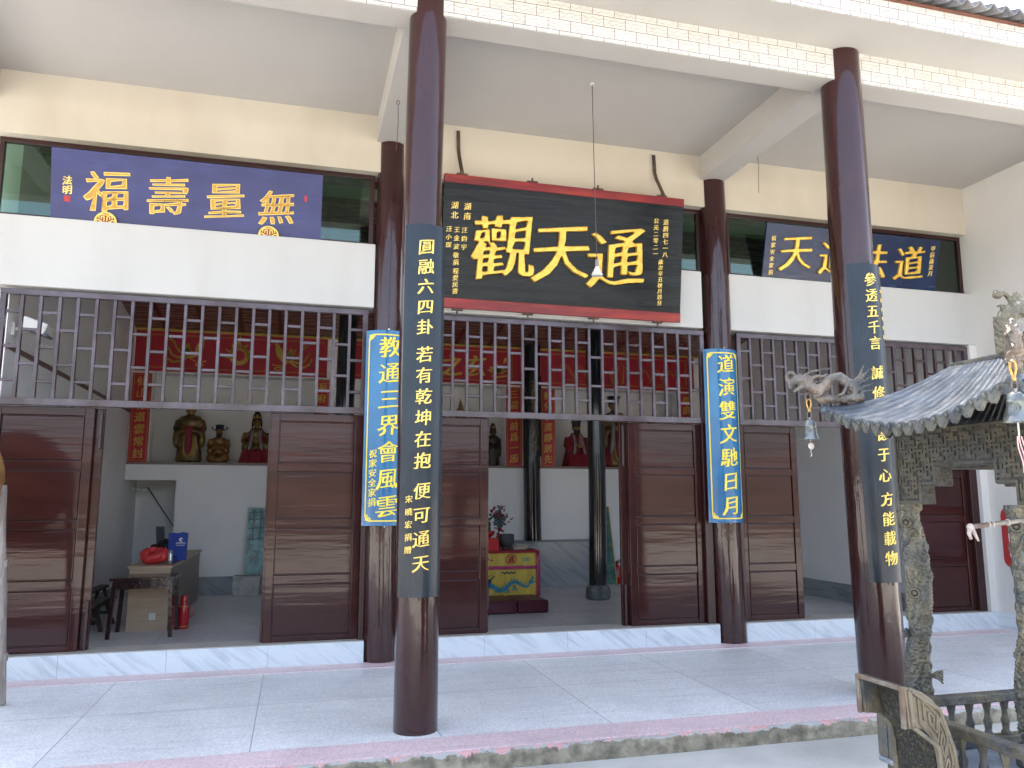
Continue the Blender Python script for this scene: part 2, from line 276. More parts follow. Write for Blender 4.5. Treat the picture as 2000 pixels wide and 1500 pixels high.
# ------------------------------------------------------------------ mesh helpers
class MB:
    def __init__(s): s.bm = bmesh.new()
    def box(s, x0, x1, y0, y1, z0, z1):
        v = [s.bm.verts.new(p) for p in ((x0,y0,z0),(x1,y0,z0),(x1,y1,z0),(x0,y1,z0),(x0,y0,z1),(x1,y0,z1),(x1,y1,z1),(x0,y1,z1))]
        for f in ((0,3,2,1),(4,5,6,7),(0,1,5,4),(1,2,6,5),(2,3,7,6),(3,0,4,7)): s.bm.faces.new([v[i] for i in f])
        return s
    def obox(s, c, ax, ay, az, hx, hy, hz):
        c, ax, ay, az = Vector(c), Vector(ax).normalized(), Vector(ay).normalized(), Vector(az).normalized()
        v = [s.bm.verts.new(c+ax*hx*i+ay*hy*j+az*hz*k) for k in (-1,1) for j in (-1,1) for i in (-1,1)]
        for f in ((0,2,3,1),(4,5,7,6),(0,1,5,4),(1,3,7,5),(3,2,6,7),(2,0,4,6)): s.bm.faces.new([v[i] for i in f])
        return s
    def bar(s, a, b, hw, hd=None, up=(0,0,1)):
        a, b = Vector(a), Vector(b); d = (b-a); n = d.normalized(); up = Vector(up)
        if abs(n.dot(up)) > .95: up = Vector((0,1,0))
        x = n.cross(up).normalized(); y = x.cross(n)
        return s.obox((a+b)/2, x, y, n, hw, hd or hw, d.length/2)
    def tube(s, path, r, n=10, caps=True, closed=False):
        P = [Vector(p) for p in path]; rf = r if callable(r) else (lambda t: r)
        rings = []; ref = None; m = len(P)
        for i, p in enumerate(P):
            t = (P[(i+1) % m]-P[i-1]) if closed else (P[min(i+1, m-1)]-P[max(i-1, 0)])
            t = t.normalized() if t.length > 1e-9 else Vector((0,0,1))
            if ref is None: ref = Vector((1,0,0)) if abs(t.x) < .9 else Vector((0,1,0))
            x = (ref-t*ref.dot(t)).normalized(); ref = x; y = t.cross(x); rr = rf(i/max(1, m-1))
            rx, ry = rr if isinstance(rr, tuple) else (rr, rr)
            rings.append([s.bm.verts.new(p+x*rx*cos(2*pi*k/n)+y*ry*sin(2*pi*k/n)) for k in range(n)])
        seq = list(zip(rings, rings[1:]+([rings[0]] if closed else [])))
        for a, b in seq if closed else zip(rings, rings[1:]):
            for k in range(n): s.bm.faces.new((a[k], a[(k+1) % n], b[(k+1) % n], b[k]))
        if caps and not closed:
            s.bm.faces.new(rings[0][::-1]); s.bm.faces.new(rings[-1])
        return s
    def lathe(s, prof, c=(0,0,0), n=24, sx=1, sy=1, f=None):
        rings = []
        for r, z in prof:
            ring = []
            for k in range(n):
                a = 2*pi*k/n; q = f(a, z) if f else 1
                ring.append(s.bm.verts.new((c[0]+r*q*sx*cos(a), c[1]+r*q*sy*sin(a), c[2]+z)))
            rings.append(ring)
        for a, b in zip(rings, rings[1:]):
            for k in range(n): s.bm.faces.new((a[k], a[(k+1) % n], b[(k+1) % n], b[k]))
        if prof[0][0] > 1e-4: s.bm.faces.new(rings[0][::-1])
        if prof[-1][0] > 1e-4: s.bm.faces.new(rings[-1])
        return s
    def ell(s, c, r, n=14, m=9, rot=None):
        M = Matrix.Translation(c) @ (rot.to_4x4() if rot else Matrix.Identity(4)) @ Matrix.Diagonal((*r, 1))
        bmesh.ops.create_uvsphere(s.bm, u_segments=n, v_segments=m, radius=1, matrix=M); return s
    def prism(s, poly, fn, a, b):
        """polygon (u,v) extruded from w=a to w=b, placed by fn(u,v,w)"""
        n = len(poly); A = [s.bm.verts.new(fn(u, v, a)) for u, v in poly]; B = [s.bm.verts.new(fn(u, v, b)) for u, v in poly]
        s.bm.faces.new(A[::-1]); s.bm.faces.new(B)
        for i in range(n): s.bm.faces.new((A[i], A[(i+1) % n], B[(i+1) % n], B[i]))
        return s
    def ribbon(s, pts, wd, fn, h=.002):
        """flat painted stroke along (u,v) points"""
        P = [Vector((p[0], p[1])) for p in pts]; m = len(P); L_, R_ = [], []
        for i, p in enumerate(P):
            t = (P[min(i+1, m-1)]-P[max(i-1, 0)]); t = t.normalized() if t.length > 0 else Vector((1,0)); nrm = Vector((-t.y, t.x))
            q = wd(i/max(1, m-1)) if callable(wd) else wd
            L_.append((p+nrm*q)[:]); R_.append((p-nrm*q)[:])
        vl = [s.bm.verts.new(fn(u, v, h)) for u, v in L_]; vr = [s.bm.verts.new(fn(u, v, h)) for u, v in R_]
        for i in range(m-1): s.bm.faces.new((vr[i], vr[i+1], vl[i+1], vl[i]))
        return s
    def grid(s, nu, nv, fn):
        V = [[s.bm.verts.new(fn(i/nu, j/nv)) for j in range(nv+1)] for i in range(nu+1)]
        for i in range(nu):
            for j in range(nv): s.bm.faces.new((V[i][j], V[i+1][j], V[i+1][j+1], V[i][j+1]))
        return s
    def mesh(s, data, fn):
        vs_ = [s.bm.verts.new(fn(*p)) for p in data[0]]
        for f in data[1]:
            try: s.bm.faces.new([vs_[i] for i in f])
            except ValueError: pass
        return s

def wpos(o):
    p = Vector((0,0,0))
    while o is not None: p += o.location; o = o.parent
    return p
def obj(name, mb, mat, parent=None, smooth=False, bevel=0, local=False, label=None, remesh=0, solid=0, recalc=True, soft=3):
    bm = mb.bm
    if recalc: bmesh.ops.recalc_face_normals(bm, faces=bm.faces)
    if parent is not None and not local: bmesh.ops.translate(bm, verts=bm.verts, vec=-wpos(parent))
    me = bpy.data.meshes.new(name); bm.to_mesh(me); bm.free(); me.materials.append(mat)
    o = bpy.data.objects.new(name, me); COL.objects.link(o); o.parent = parent
    if remesh:
        r = o.modifiers.new('fuse', 'REMESH'); r.mode = 'VOXEL'; r.voxel_size = remesh; r.use_smooth_shade = True
        sm = o.modifiers.new('soft', 'SMOOTH'); sm.factor = .5; sm.iterations = soft
    if solid:
        r = o.modifiers.new('thick', 'SOLIDIFY'); r.thickness = solid; r.offset = -1
    if bevel:
        b = o.modifiers.new('edge', 'BEVEL'); b.width = bevel; b.segments = 2; b.limit_method = 'ANGLE'; b.angle_limit = R(40)
    if smooth:
        for p in me.polygons: p.use_smooth = True
        if smooth != 'all':
            me.set_sharp_from_angle(angle=R(38))
    if label: o['label'] = label
    return o
def thing(name, label, cat, loc=(0,0,0), group=None):
    o = bpy.data.objects.new(name, None); COL.objects.link(o); o.location = loc; o.empty_display_size = .1
    return tag(o, label, cat, group)
def tag(o, label, cat, group=None):
    o['label'] = label; o['category'] = cat
    if group: o['group'] = group
    return o
def struct(o, label=None, cat=None):
    o['kind'] = 'structure'
    if label: o['label'] = label
    if cat: o['category'] = cat
    return o
def dup(root, loc, label=None, cat=None, group=None):
    def cp(o, par):
        c = o.copy(); COL.objects.link(c); c.parent = par
        for ch in list(o.children):
            cp(ch, c)
        return c
    r = cp(root, None); r.location = loc
    if label: r['label'] = label
    return r

# ------------------------------------------------------------------ brush lettering (built-in font, meshes cached)
GL = {}
def glyph(ch, fat=.0, depth=.03, bev=0.0):
    k = (ch, fat, depth, bev)
    if k in GL: return GL[k]
    c = bpy.data.curves.new('glyph', 'FONT'); c.body = ch; c.offset = min(fat, -.004); c.extrude = depth/2; c.bevel_depth = bev; c.bevel_resolution = 2; c.resolution_u = 3
    o = bpy.data.objects.new('glyph', c); COL.objects.link(o)
    bpy.context.view_layer.update()
    dg = bpy.context.evaluated_depsgraph_get(); m = bpy.data.meshes.new_from_object(o.evaluated_get(dg))
    ids = {}; V = []; nx = []; mp_ = []
    for v in m.vertices:                      # weld caps to walls so that strokes stay closed
        q = tuple(round(x_, 4) for x_ in v.co)
        if q not in ids: ids[q] = len(V); V.append(v.co.copy()); nx.append(Vector((0, 0)))
        mp_.append(ids[q]); nx[ids[q]] += Vector((v.normal.x, v.normal.y))
    F = []
    for p in m.polygons:
        f_ = []
        for i_ in p.vertices:
            if mp_[i_] not in f_: f_.append(mp_[i_])
        if len(f_) > 2: F.append(tuple(f_))
    bpy.data.objects.remove(o); bpy.data.curves.remove(c); bpy.data.meshes.remove(m)
    if V:
        cx = .5; cy = .38
        sd_ = ord(ch) % 97
        out = []
        nib = Vector((.93, -.36))
        for v, nn in zip(V, nx):
            nn = nn.normalized() if nn.length > .03 else Vector((0, 0)); k_ = .028*nn.dot(nib); iso = fat-min(fat, -.004)
            u, q = v.x-cx+nib.x*k_+nn.x*iso, v.y-cy+nib.y*k_+nn.y*iso
            # a brush hand: strokes rise to the right, lines swell and sway
            du = .034*noise.noise(Vector((u*3.6+sd_, q*3.6, 0)))+.008*noise.noise(Vector((u*17, q*17, sd_))); dv = .034*noise.noise(Vector((u*3.6, q*3.6+sd_, 5)))+.008*noise.noise(Vector((u*17+9, q*17, sd_)))
            out.append(Vector((u+du+.05*q, q+.13*u+dv, v.z+depth/2+bev)))
        V = out
    GL[k] = (V, F); return GL[k]
def letter(mb, ch, u, v, size, fn, fat=.012, depth=.06, bev=0, bend=False, lift=0):
    V, F = glyph(ch, fat, depth, bev)
    if bend:
        b = bmesh.new(); vs_ = [b.verts.new(p) for p in V]
        for f in F:
            try: b.faces.new([vs_[i] for i in f])
            except ValueError: pass
        for x in (-.35,-.2,-.07,.07,.2,.35):
            bmesh.ops.bisect_plane(b, geom=b.verts[:]+b.edges[:]+b.faces[:], plane_co=(x,0,0), plane_no=(1,0,0))
        b.verts.index_update(); V = [q.co.copy() for q in b.verts]; F = [tuple(q.index for q in f.verts) for f in b.faces]; b.free()
    mb.mesh(([(p.x, p.y, p.z) for p in V], F), lambda x, y, z: fn(u+x*size, v+y*size, lift+z*size))
def characters(items, fn, mat, par, smooth=False, name='character', rm=0, **k):
    for ch, u, v, s in items:
        if ch != ' ':
            m = MB(); letter(m, ch, u, v, s, fn, **k)
            if rm: bmesh.ops.remove_doubles(m.bm, verts=m.bm.verts, dist=1e-4)
            obj(name, m, mat, par, smooth=smooth, remesh=rm)
def write(mb, items, fn, **k):
    for ch, u, v, s in items:
        if ch != ' ': letter(mb, ch, u, v, s, fn, **k)
def column_text(s, u, v0, v1, size): # characters evenly from v0 (top) to v1
    n = len(s); return [(c, u, v0+(v1-v0)*i/max(1, n-1), size) for i, c in enumerate(s)]

# ================================================================== SETTING
g = MB(); g.grid(8, 8, lambda u, v: (-300+600*u, -300+600*v, -.125))
gr = struct(obj('ground', g, CONC))
m = MB(); m.box(-9, 9.5, -2.745, 0, -.4, 0); vf = struct(obj('veranda_floor', m, TERR))
m = MB(); m.box(-9, 9.5, -2.7455, -2.464, -.03, .004); obj('border_band', m, TERRPINK, vf)
m = MB(); m.box(-9, 9.5, -.25, -.0005, -.03, .004); obj('border_band', m, TERRPINK, vf)
m = MB()
def stepf(u, v):
    x = -9+18.5*u; z = -.13+.13*v
    d = .010*noise.noise(Vector((x*3, z*20, 0)))+.006*noise.noise(Vector((x*14, z*40, 3)))
    return (x, -2.754+d-(.006 if v < .85 else 0), min(z, -.001)+(.004*noise.noise(Vector((x*9,0,1))) if v == 1 else 0)-.004)
m.grid(420, 8, stepf); obj('step_face', m, STEP, vf, smooth='all')
m = MB(); m.box(-3.6, 7.25, .0, 6.95, -.4, 0); struct(obj('hall_floor', m, TERRIN))

# ================================================================== THE HALL
H = thing('temple_hall', 'white plastered temple hall with brown columns, lattice transoms and open panelled doors under eaves', 'temple', (1.84, 0, 0))
BAYS = [(-3.55, -.152, -3.40, -.19), (.148, 3.545, .20, 3.49), (3.86, 7.19, 3.90, 7.09)]
# thresholds of marble slabs
for (a, b, c, d) in BAYS:
    m = MB(); n = 4; L_ = (b-a)/n
    for i in range(n): m.box(a+i*L_+(.0012 if i else 0), a+(i+1)*L_-.0012, 0, .018, .0, .193)
    m.box(a+.003, b-.003, .018, .30, 0, .19)
    t = obj('threshold', m, MARBLE, H)
    m = MB(); m.box(a+.004, b-.004, .004, .302, .1935, .201); obj('sill', m, pm('beige_sill', (.40,.37,.33), .5, .1), t)
# beams and walls over the doors
for a, b in ((-3.6, -.14), (.14, 3.47), (3.80, 7.20)):
    m = MB(); m.box(a, b, 0, .26, 3.375, 4.022); obj('front_beam', m, WHITE, H, bevel=.006)
m = MB(); m.box(-3.6, 7.2, .002, .25, 4.785, 5.45); obj('upper_wall', m, CREAM, H)
# ceiling of the veranda with its beams
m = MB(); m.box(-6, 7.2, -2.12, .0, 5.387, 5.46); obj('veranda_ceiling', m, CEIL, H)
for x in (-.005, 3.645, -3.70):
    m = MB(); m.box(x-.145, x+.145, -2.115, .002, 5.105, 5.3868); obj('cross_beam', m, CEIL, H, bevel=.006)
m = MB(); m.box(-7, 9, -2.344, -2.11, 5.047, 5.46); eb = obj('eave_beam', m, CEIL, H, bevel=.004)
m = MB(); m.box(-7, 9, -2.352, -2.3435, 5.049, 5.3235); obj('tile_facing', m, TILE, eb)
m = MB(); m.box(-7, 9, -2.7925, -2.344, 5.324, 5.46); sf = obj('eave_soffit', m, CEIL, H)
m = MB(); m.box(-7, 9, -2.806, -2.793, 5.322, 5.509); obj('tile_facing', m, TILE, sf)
# roof
def roofz(y): return 5.552+(y+2.93)*.43 if y < 3.2 else 5.545+6.13*.43-(y-3.2)*.43
rf = MB(); per = .135; nx = int(16/per)*8
def rfn(u, v):
    x = -7+16*u; y = -2.93+6.13*v; return (x, y, roofz(y)+.030*sin(2*pi*x/per))
rf.grid(nx, 6, rfn); roof = obj('roof', rf, ROOFTILE, H, smooth='all', solid=.018)
m = MB(); m.grid(2, 2, lambda u, v: (-7+16*u, 3.2+6.1*v, roofz(3.2+6.1*v))); obj('rear_slope', m, ROOFTILE, roof, solid=.05)
m = MB(); m.box(-7, 9, 3.05, 3.35, 8.05, 8.45); obj('ridge', m, ROOFTILE, roof, bevel=.03)
m = MB(); m.box(-7, 9, -2.7925, -2.75, 5.4605, 5.5085); m.box(-7, 9, -2.835, -2.772, 5.5095, 5.521); obj('eave_board', m, EAVEWOOD, H)
# outer walls closing the hall
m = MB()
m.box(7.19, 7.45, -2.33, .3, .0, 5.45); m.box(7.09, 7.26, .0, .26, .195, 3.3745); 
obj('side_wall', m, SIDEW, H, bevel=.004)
# skirting of marble on the right return
m = MB(); m.box(7.178, 7.19, -2.33, -.001, .0, .193); obj('skirting', m, MARBLE, H)
m = MB(); m.box(7.08, 7.4, .30, 7.1, 0, 6.2); m.box(-3.7, -3.405, .28, 7.1, 0, 6.2); m.box(-3.405, 7.08, 6.9, 7.1, 0, 6.2)
# back wall with niches
yb = 5.9
m.box(-2.655, 7.08, yb, 6.2, 0, 2.045); m.box(-3.405, -2.655, yb, 6.2, 1.80, 2.045)
m.box(-3.405, 7.08, yb, 6.2, 3.52, 4.8)
for a, b in ((-3.405, -3.09), (-.56, .62), (2.76, 3.70), (6.2, 7.08)): m.box(a, b, yb, 6.2, 2.0855, 3.5195)
obj('inner_wall', m, INNER, H)
m = MB(); m.box(-3.40, 7.07, 5.872, 6.9, 2.046, 2.085); obj('niche_shelf', m, pm('shelf_edge', (.26,.20,.17), .6, .1), H)
for q in ((-2.655, -.7, 5.888, yb, 0, .285), (4.42, 7.06, 5.888, yb, 0, .285), (7.068, 7.08, .31, 5.88, 0, .26), (-3.404, -3.392, .31, 5.9, 0, .20)): m = MB(); m.box(*q); obj('skirting', m, MARBLEIN, H)
pass
m = MB(); m.box(-.7, 4.42, 5.70, 5.899, 0, .755); dd = obj('marble_dado', m, MARBLEIN, H)
for i in range(5):
    pass
m = MB(); m.box(-.72, 4.44, 5.685, 5.899, .756, .785); obj('ledge', m, pm('dado_ledge', (.22,.21,.20), .4, .1), dd)
# sloping inner ceiling of printed panels
m = MB()
def cz(y): return 5.02-(y-.25)*.138
m.grid(10, 6, lambda u, v: (-3.41+10.5*u, .25+5.7*v, cz(.25+5.7*v))); ic = obj('inner_ceiling', m, CEILPAT, H, solid=-.04)
m = MB(); m.obox((-1.75, 3.3, cz(3.3)-.012), (1,0,0), (0,1,-.138), (0,.138,1), .30, .30, .01); obj('ceiling_panel', m, pm('white_panel', (.62,.62,.60), .5, .02), ic)
m = MB(); m.box(-3.40, 7.07, .84, .93, cz(.9)-.10, cz(.9)+.01); obj('cornice', m, TRIM, ic)
m = MB(); m.box(-3.40, 7.07, 5.86, 5.899, 4.205, 4.235); obj('cornice', m, BGOLD, ic)
m = MB(); m.box(-3.405, -3.385, .31, 5.88, 2.86, 2.905); obj('cable_trunk', m, pm('brown_trunk', (.20,.13,.11), .6, .1), H)
m = MB(); m.tube([(-3.385, 2.55, 2.86), (-3.385, 2.55, 2.2), (-3.385, 2.6, 1.30)], .012, 6); m.box(-3.40, -3.36, 2.56, 2.64, 1.18, 1.30); obj('conduit', m, pm('pale_conduit', (.45,.44,.40), .5, .05), H)

# windows over the beams
def window(a, b, mull):
    m = MB(); z0, z1 = 4.0225, 4.7845; y0, y1 = .10, .155; t = .045
    m.box(a, b, y0, y1, z0, z0+t); m.box(a, b, y0, y1, z1-t, z1)
    for x in [a, b-t]+[q-t/2 for q in mull]: m.box(x, x+t, y0+.002, y1-.002, z0+t, z1-t)
    f = obj('window', m, FRAME, H, bevel=.004)
    m = MB(); xs = [a+t]+mull+[b-t]
    for p, q in zip(xs, xs[1:]): m.box(p+.0, q-.0, .125, .129, z0+t, z1-t)
    obj('pane', m, GLASS, f); return f
window(-3.545, -.155, [-2.72, -1.85, -1.0]); window(.16, 3.53, [.98, 1.85, 2.7]); window(3.86, 7.188, [4.44, 5.55, 6.4])

# lattice transoms
def lattice(x0, x1):
    m = MB(); z0, z1 = 2.318, 3.352; y0, y1 = .035, .085
    m.box(x0, x1, y0-.006, y1+.012, z0, z0+.062); m.box(x0, x1, y0-.004, y1+.004, z1-.05, z1)
    m.box(x0, x0+.05, y0-.002, y1+.002, z0+.062, z1-.05); m.box(x1-.05, x1, y0-.002, y1+.002, z0+.062, z1-.05)
    n = round((x1-x0-.05)/.1505); st = (x1-x0-.05)/n; hh = z1-z0-.112
    for i in range(1, n):
        x = x0+.025+i*st+random.uniform(-.003, .003); m.box(x-.014, x+.014, y0+.004, y1-.006, z0+.062, z1-.05)
    for i in range(n):
        a = x0+.025+i*st+(.014 if i else .025); b = x0+.025+(i+1)*st-(.014 if i < n-1 else .025)
        for k in ((1/6, .5, 5/6) if i % 2 == 0 else (1/3, 2/3)):
            z = z0+.062+hh*k+random.uniform(-.004, .004); m.box(a, b, y0+.009, y1-.012, z-.0130, z+.0130)
    return obj('lattice_transom', m, LATT, H, bevel=.003)
for (a, b, c, d) in BAYS: lattice(c, d)

# door leaves: stiles and rails with four sunk panels
def leaf(x0, x1, y0=.10, y1=.145, label=None, bolt=None):
    z0, z1 = .2015, 2.313; st = .075
    m = MB(); m.box(x0, x0+st, y0, y1, z0, z1); m.box(x1-st, x1, y0, y1, z0, z1)
    rails = [z0, z0+.05, .72, .80, 1.235, 1.315, 1.755, 1.835, z1-.075, z1]
    for a, b in zip(rails[::2], rails[1::2]): m.box(x0+st, x1-st, y0+.0015, y1-.0015, a, b)
    d = obj('door_leaf', m, DOOR, H, bevel=.006, label=label)
    m = MB()
    for a, b in zip(rails[1:-1:2], rails[2:-1:2]): m.box(x0+st, x1-st, y1-.020, y1-.012, a, b)
    obj('backing', m, FRAME, d)
    for a, b in zip(rails[1:-1:2], rails[2:-1:2]):
        m = MB(); g_ = .007; m.box(x0+st+g_, x1-st-g_, y0+.009, y1-.0205, a+g_, b-g_); obj('sunk_panel', m, DOOR, d, bevel=.007)
    if bolt:
        m = MB(); m.box(bolt-.017, bolt+.017, y0-.026, y0-.002, z0+.01, z0+.36); obj('door_bolt', m, DOOR, d, bevel=.006)
    return d
leaf(-3.40, -2.585); leaf(-3.335, -2.515, .160, .205)
leaf(-1.062, -.205); leaf(-1.085, -.26, .160, .205)
leaf(.205, 1.045); leaf(.26, 1.072, .160, .205)
leaf(2.585, 3.435); leaf(2.51, 3.36, .160, .205)
leaf(3.905, 4.648); leaf(3.95, 4.66, .160, .205)
leaf(6.20, 6.985); leaf(6.19, 6.95, .160, .205)
for x0, x1 in ((-.2045, -.155), (3.437, 3.53), (3.862, 3.903), (6.987, 7.0885)):
    m = MB(); m.box(x0, x1, .05, .20, .2015, 2.3165); obj('door_jamb', m, FRAME, H, bevel=.005)
def doorstrip(x, z0, z1, y=.150):
    m = MB(); m.box(x-.012, x+.012, y-.03, y+.006, z0, z1); obj('door_bolt', m, FRAME, H, bevel=.004)
doorstrip(-2.535, .205, .62); doorstrip(-2.535, 1.95, 2.29); doorstrip(2.535, .205, .62); doorstrip(2.535, 1.85, 2.29); doorstrip(-1.075, .205, .40); doorstrip(1.06, .42, .62)

# columns: turned logs under thick paint, slightly crooked, with drying cracks
def column(x0, y0, x1, y1, z1, r0, r1, seed, mat=PAINT, z0=0, name='column', parent=None, crack=None):
    m = MB(); n, k = 40, 60
    def fn(u, v):
        a = 2*pi*u; z = z0+(z1-z0)*v; r = r0+(r1-r0)*v
        q = 1+.014*noise.noise(Vector((cos(a)*.9+seed, sin(a)*.9, z*.8)))+.010*noise.noise(Vector((cos(a)*3, sin(a)*3+seed, z*.5)))
        if crack:
            for ca, cw, zl, zh in crack:
                aa = ca+.06*noise.noise(Vector((z*1.3, seed, ca)))
                d = abs((a-aa+pi) % (2*pi)-pi)
                if zl < z < zh: q -= .030*math.exp(-(d/cw)**2)
        wob = .012*sin(z*1.1+seed)
        return (x0+(x1-x0)*v+wob+r*q*cos(a), y0+(y1-y0)*v+r*q*sin(a), z)
    m.grid(72, 80, fn)
    bmesh.ops.remove_doubles(m.bm, verts=m.bm.verts, dist=1e-5)
    return obj(name, m, mat, parent or H, smooth='all')
F = -pi/2
cA = column(0, .08, .0, .08, 5.103, .150, .142, 3, crack=[(F-.12, .05, .3, 4.3), (F+.25, .04, .2, 1.2)])
cB = column(3.712, .08, 3.665, .08, 5.103, .163, .155, 9, crack=[(F-.22, .05, .4, 4.4), (F-.5, .04, .2, 1.6)])
cC = column(-.012, -2.254, -.000, -2.254, 5.323, .145, .138, 14, crack=[(F+.18, .05, .3, .95)])
cD = column(3.655, -2.254, 3.608, -2.254, 5.323, .178, .165, 21, crack=[(F+.02, .05, .2, .95)])

# black pillars inside, two against the back wall and two free ones on stone drums
for x in (3.22, .48):
    column(x, 5.76, x, 5.76, 4.25, .152, .150, 30+x, BLACKP, .786, 'inner_pillar', crack=[(F-.1, .05, .8, 4)])
for x in (3.68, -.17):
    p = column(x, 3.84, x, 3.84, 4.52, .135, .132, 40+x, BLACKP, .21, 'inner_pillar', crack=[(F-.35, .12, .2, 4.4), (F+.2, .1, .2, 4.4)])
    m = MB(); m.lathe([(.17,0),(.185,.03),(.19,.12),(.175,.18),(.145,.21)], (x, 3.84, 0), 28, f=lambda a, z: 1+.03*noise.noise(Vector((cos(a)*3, sin(a)*3, z*12)))); obj('pillar_base', m, STONE, p, smooth='all')

# ================================================================== BOARDS AND PLAQUES
def plane_fn(x0, yb_, zb, yt, zt):
    """board leaning forward at its top: u along x, v up the slope, w out of the face"""
    d = Vector((0, yt-yb_, zt-zb)); L_ = d.length; d /= L_; nrm = Vector((0, -d.z, d.y))
    def fn(u, v, w=0): return Vector((x0+u, yb_, zb))+d*v+nrm*w
    return fn, L_
def board(fn, w_, h_, t, mat, parent, name='board', bevel=.004):
    m = MB(); m.prism([(0,0),(w_,0),(w_,h_),(0,h_)], fn, -t, 0); return obj(name, m, mat, parent, bevel=bevel)

# --- blue board over the left doors
fn, h = plane_fn(-3.066, .055, 4.024, -.085, 4.655); W = 2.392
B = thing('name_board', 'long plain blue board with four outlined gold characters leaning over the left doorway', 'sign', (-1.87, .05, 4.024), 'carved name boards')
board(fn, W, h, .03, BOARDBLUE, B)
for it in (('福', .47, .30, .40), ('壽', .985, .305, .375), ('量', 1.495, .31, .37), ('無', 1.97, .29, .35)):
    m1 = MB(); letter(m1, *it, fn, fat=.004, depth=.010); c_ = obj('character', m1, GOLDTXT, B)
    m1 = MB(); letter(m1, *it, fn, fat=-.016, depth=.022); obj('stroke_core', m1, GOLDDK, c_)
m = MB(); characters([('法', .135, .36, .085), ('明', .135, .275, .085)], fn, GOLDTXT, B, name='small_character', fat=.01, depth=.03)
def seal(fn, u, v, s, par, h_=None):
    m = MB(); h_ = h_ or s
    m.prism([(u-s, v-h_), (u+s, v-h_), (u+s, v+h_), (u-s, v+h_)], fn, .0005, .003); o = obj('seal_mark', m, SEALRED, par); return o
seal(fn, .135, .195, .026, B); seal(fn, 2.235, .40, .012, B, .03)
for x in (-2.60, -1.165):
    t = thing('medallion', 'round gold and red fretwork block wedged under the blue board, %s' % ('below its leftmost character' if x < -2 else 'below its rightmost character'), 'ornament', (x, .0, 4.0225), 'gold medallions under the blue board')
    def mf(u, v, w_): return Vector((x+u, -.001-w_+.03, 4.0225+v))
    hc = [(.095*cos(a), .095*sin(a)) for a in [pi*i/24 for i in range(25)]]
    m = MB(); m.prism(hc, mf, .0, .022); obj('disc', m, MEDRED, t)
    m = MB()
    m.ribbon([(.088*cos(a), .088*sin(a)) for a in [pi*i/24 for i in range(25)]], .007, mf, .024)
    for sx in (-1, 1):
        for pth in ([(.012,.005),(.012,.05),(.035,.05),(.035,.022)], [(.0,.066),(.045,.066),(.055,.05),(.055,.03)], [(.055,.018),(.075,.018),(.075,.002)], [(.028,.004),(.05,.004),(.05,.02)]):
            for a, b in zip(pth, pth[1:]): m.ribbon([(sx*a[0], a[1]), (sx*b[0], b[1])], .0048, mf, .0245)
    obj('fretwork', m, GOLDTXT, t)

# --- great black board over the middle doors
fn, h = plane_fn(.50, -.10, 3.397, -.28, 4.725); W = 2.635; K = h/1.30
B = thing('name_board', 'large black board with red edges and three big raised gold characters over the middle doorway', 'sign', (1.82, -.1, 3.397), 'carved name boards')
board(fn, W, h, .05, BOARDBLACK, B)
m = MB()
m.prism([(0,h-.083),(W,h-.083),(W,h+.002),(0,h+.002)], fn, -.051, .012); m.prism([(0,-.002),(W,-.002),(W,.098),(0,.098)], fn, -.051, .012); obj('edge_rail', m, REDTRIM, B, bevel=.004)
characters((('觀', .625, .655, .69), ('天', 1.245, .655, .66), ('通', 1.865, .645, .68)), fn, GOLD, B, False, rm=.0068, fat=-.004, depth=.085, lift=-.012)
m = MB(); sz = .078
it = column_text('湖南', .245, 1.0*K, .905*K, sz)+column_text('湖北', .115, 1.0*K, .905*K, sz)
it += column_text('汪鈞宇', .222, .765*K, .60*K, .062)+column_text('王金波', .145, .765*K, .60*K, .062)+column_text('汪小琛', .065, .765*K, .61*K, .062)
it += column_text('敬捐', .145, .515*K, .445*K, .062)+column_text('程愛民書', .148, .36*K, .165*K, .062)
characters(it, fn, GOLDTXT, B, name='small_character', fat=-.004, depth=.04)
m = MB(); it = column_text('道曆四七一八', 2.432, 1.04*K, .70*K, .066)+column_text('公元二零二一', 2.318, 1.045*K, .70*K, .062)+column_text('歲次辛丑秋月穀旦', 2.385, .62*K, .19*K, .058)
characters(it, fn, GOLDTXT, B, name='small_character', fat=-.004, depth=.04)
m = MB()
for u in (.18, .92, 1.645, 2.38):
    for v, sg in ((h+.002, 1), (-.002, -1)):
        c = fn(u, v+.010*sg, -.02); m.obox(c, (1,0,0), (0,1,0), (0,0,1), .055, .02, .008); m.obox(c+Vector((0,0,.022*sg)), (1,0,0), (0,1,0), (0,0,1), .008, .008, .022)
obj('clip', m, IRON, B)
for x in (.69, 2.925):
    u = x-.50; a = fn(u, h, -.03)
    m = MB(); P = [Vector((x-.005, -.014, 5.325)), Vector((x, -.020, 5.11)), Vector((x, -.06, 5.02)), a]
    for p, q in zip(P, P[1:]): m.bar(p, q+(q-p).normalized()*.01, .018, .006, (0,1,0))
    tag(obj('hanger_strap', m, IRON), 'bent rusty iron strap from cream wall to the %s end of the black board' % ('left' if x < 1 else 'right'), 'bracket', 'iron straps holding the black board')

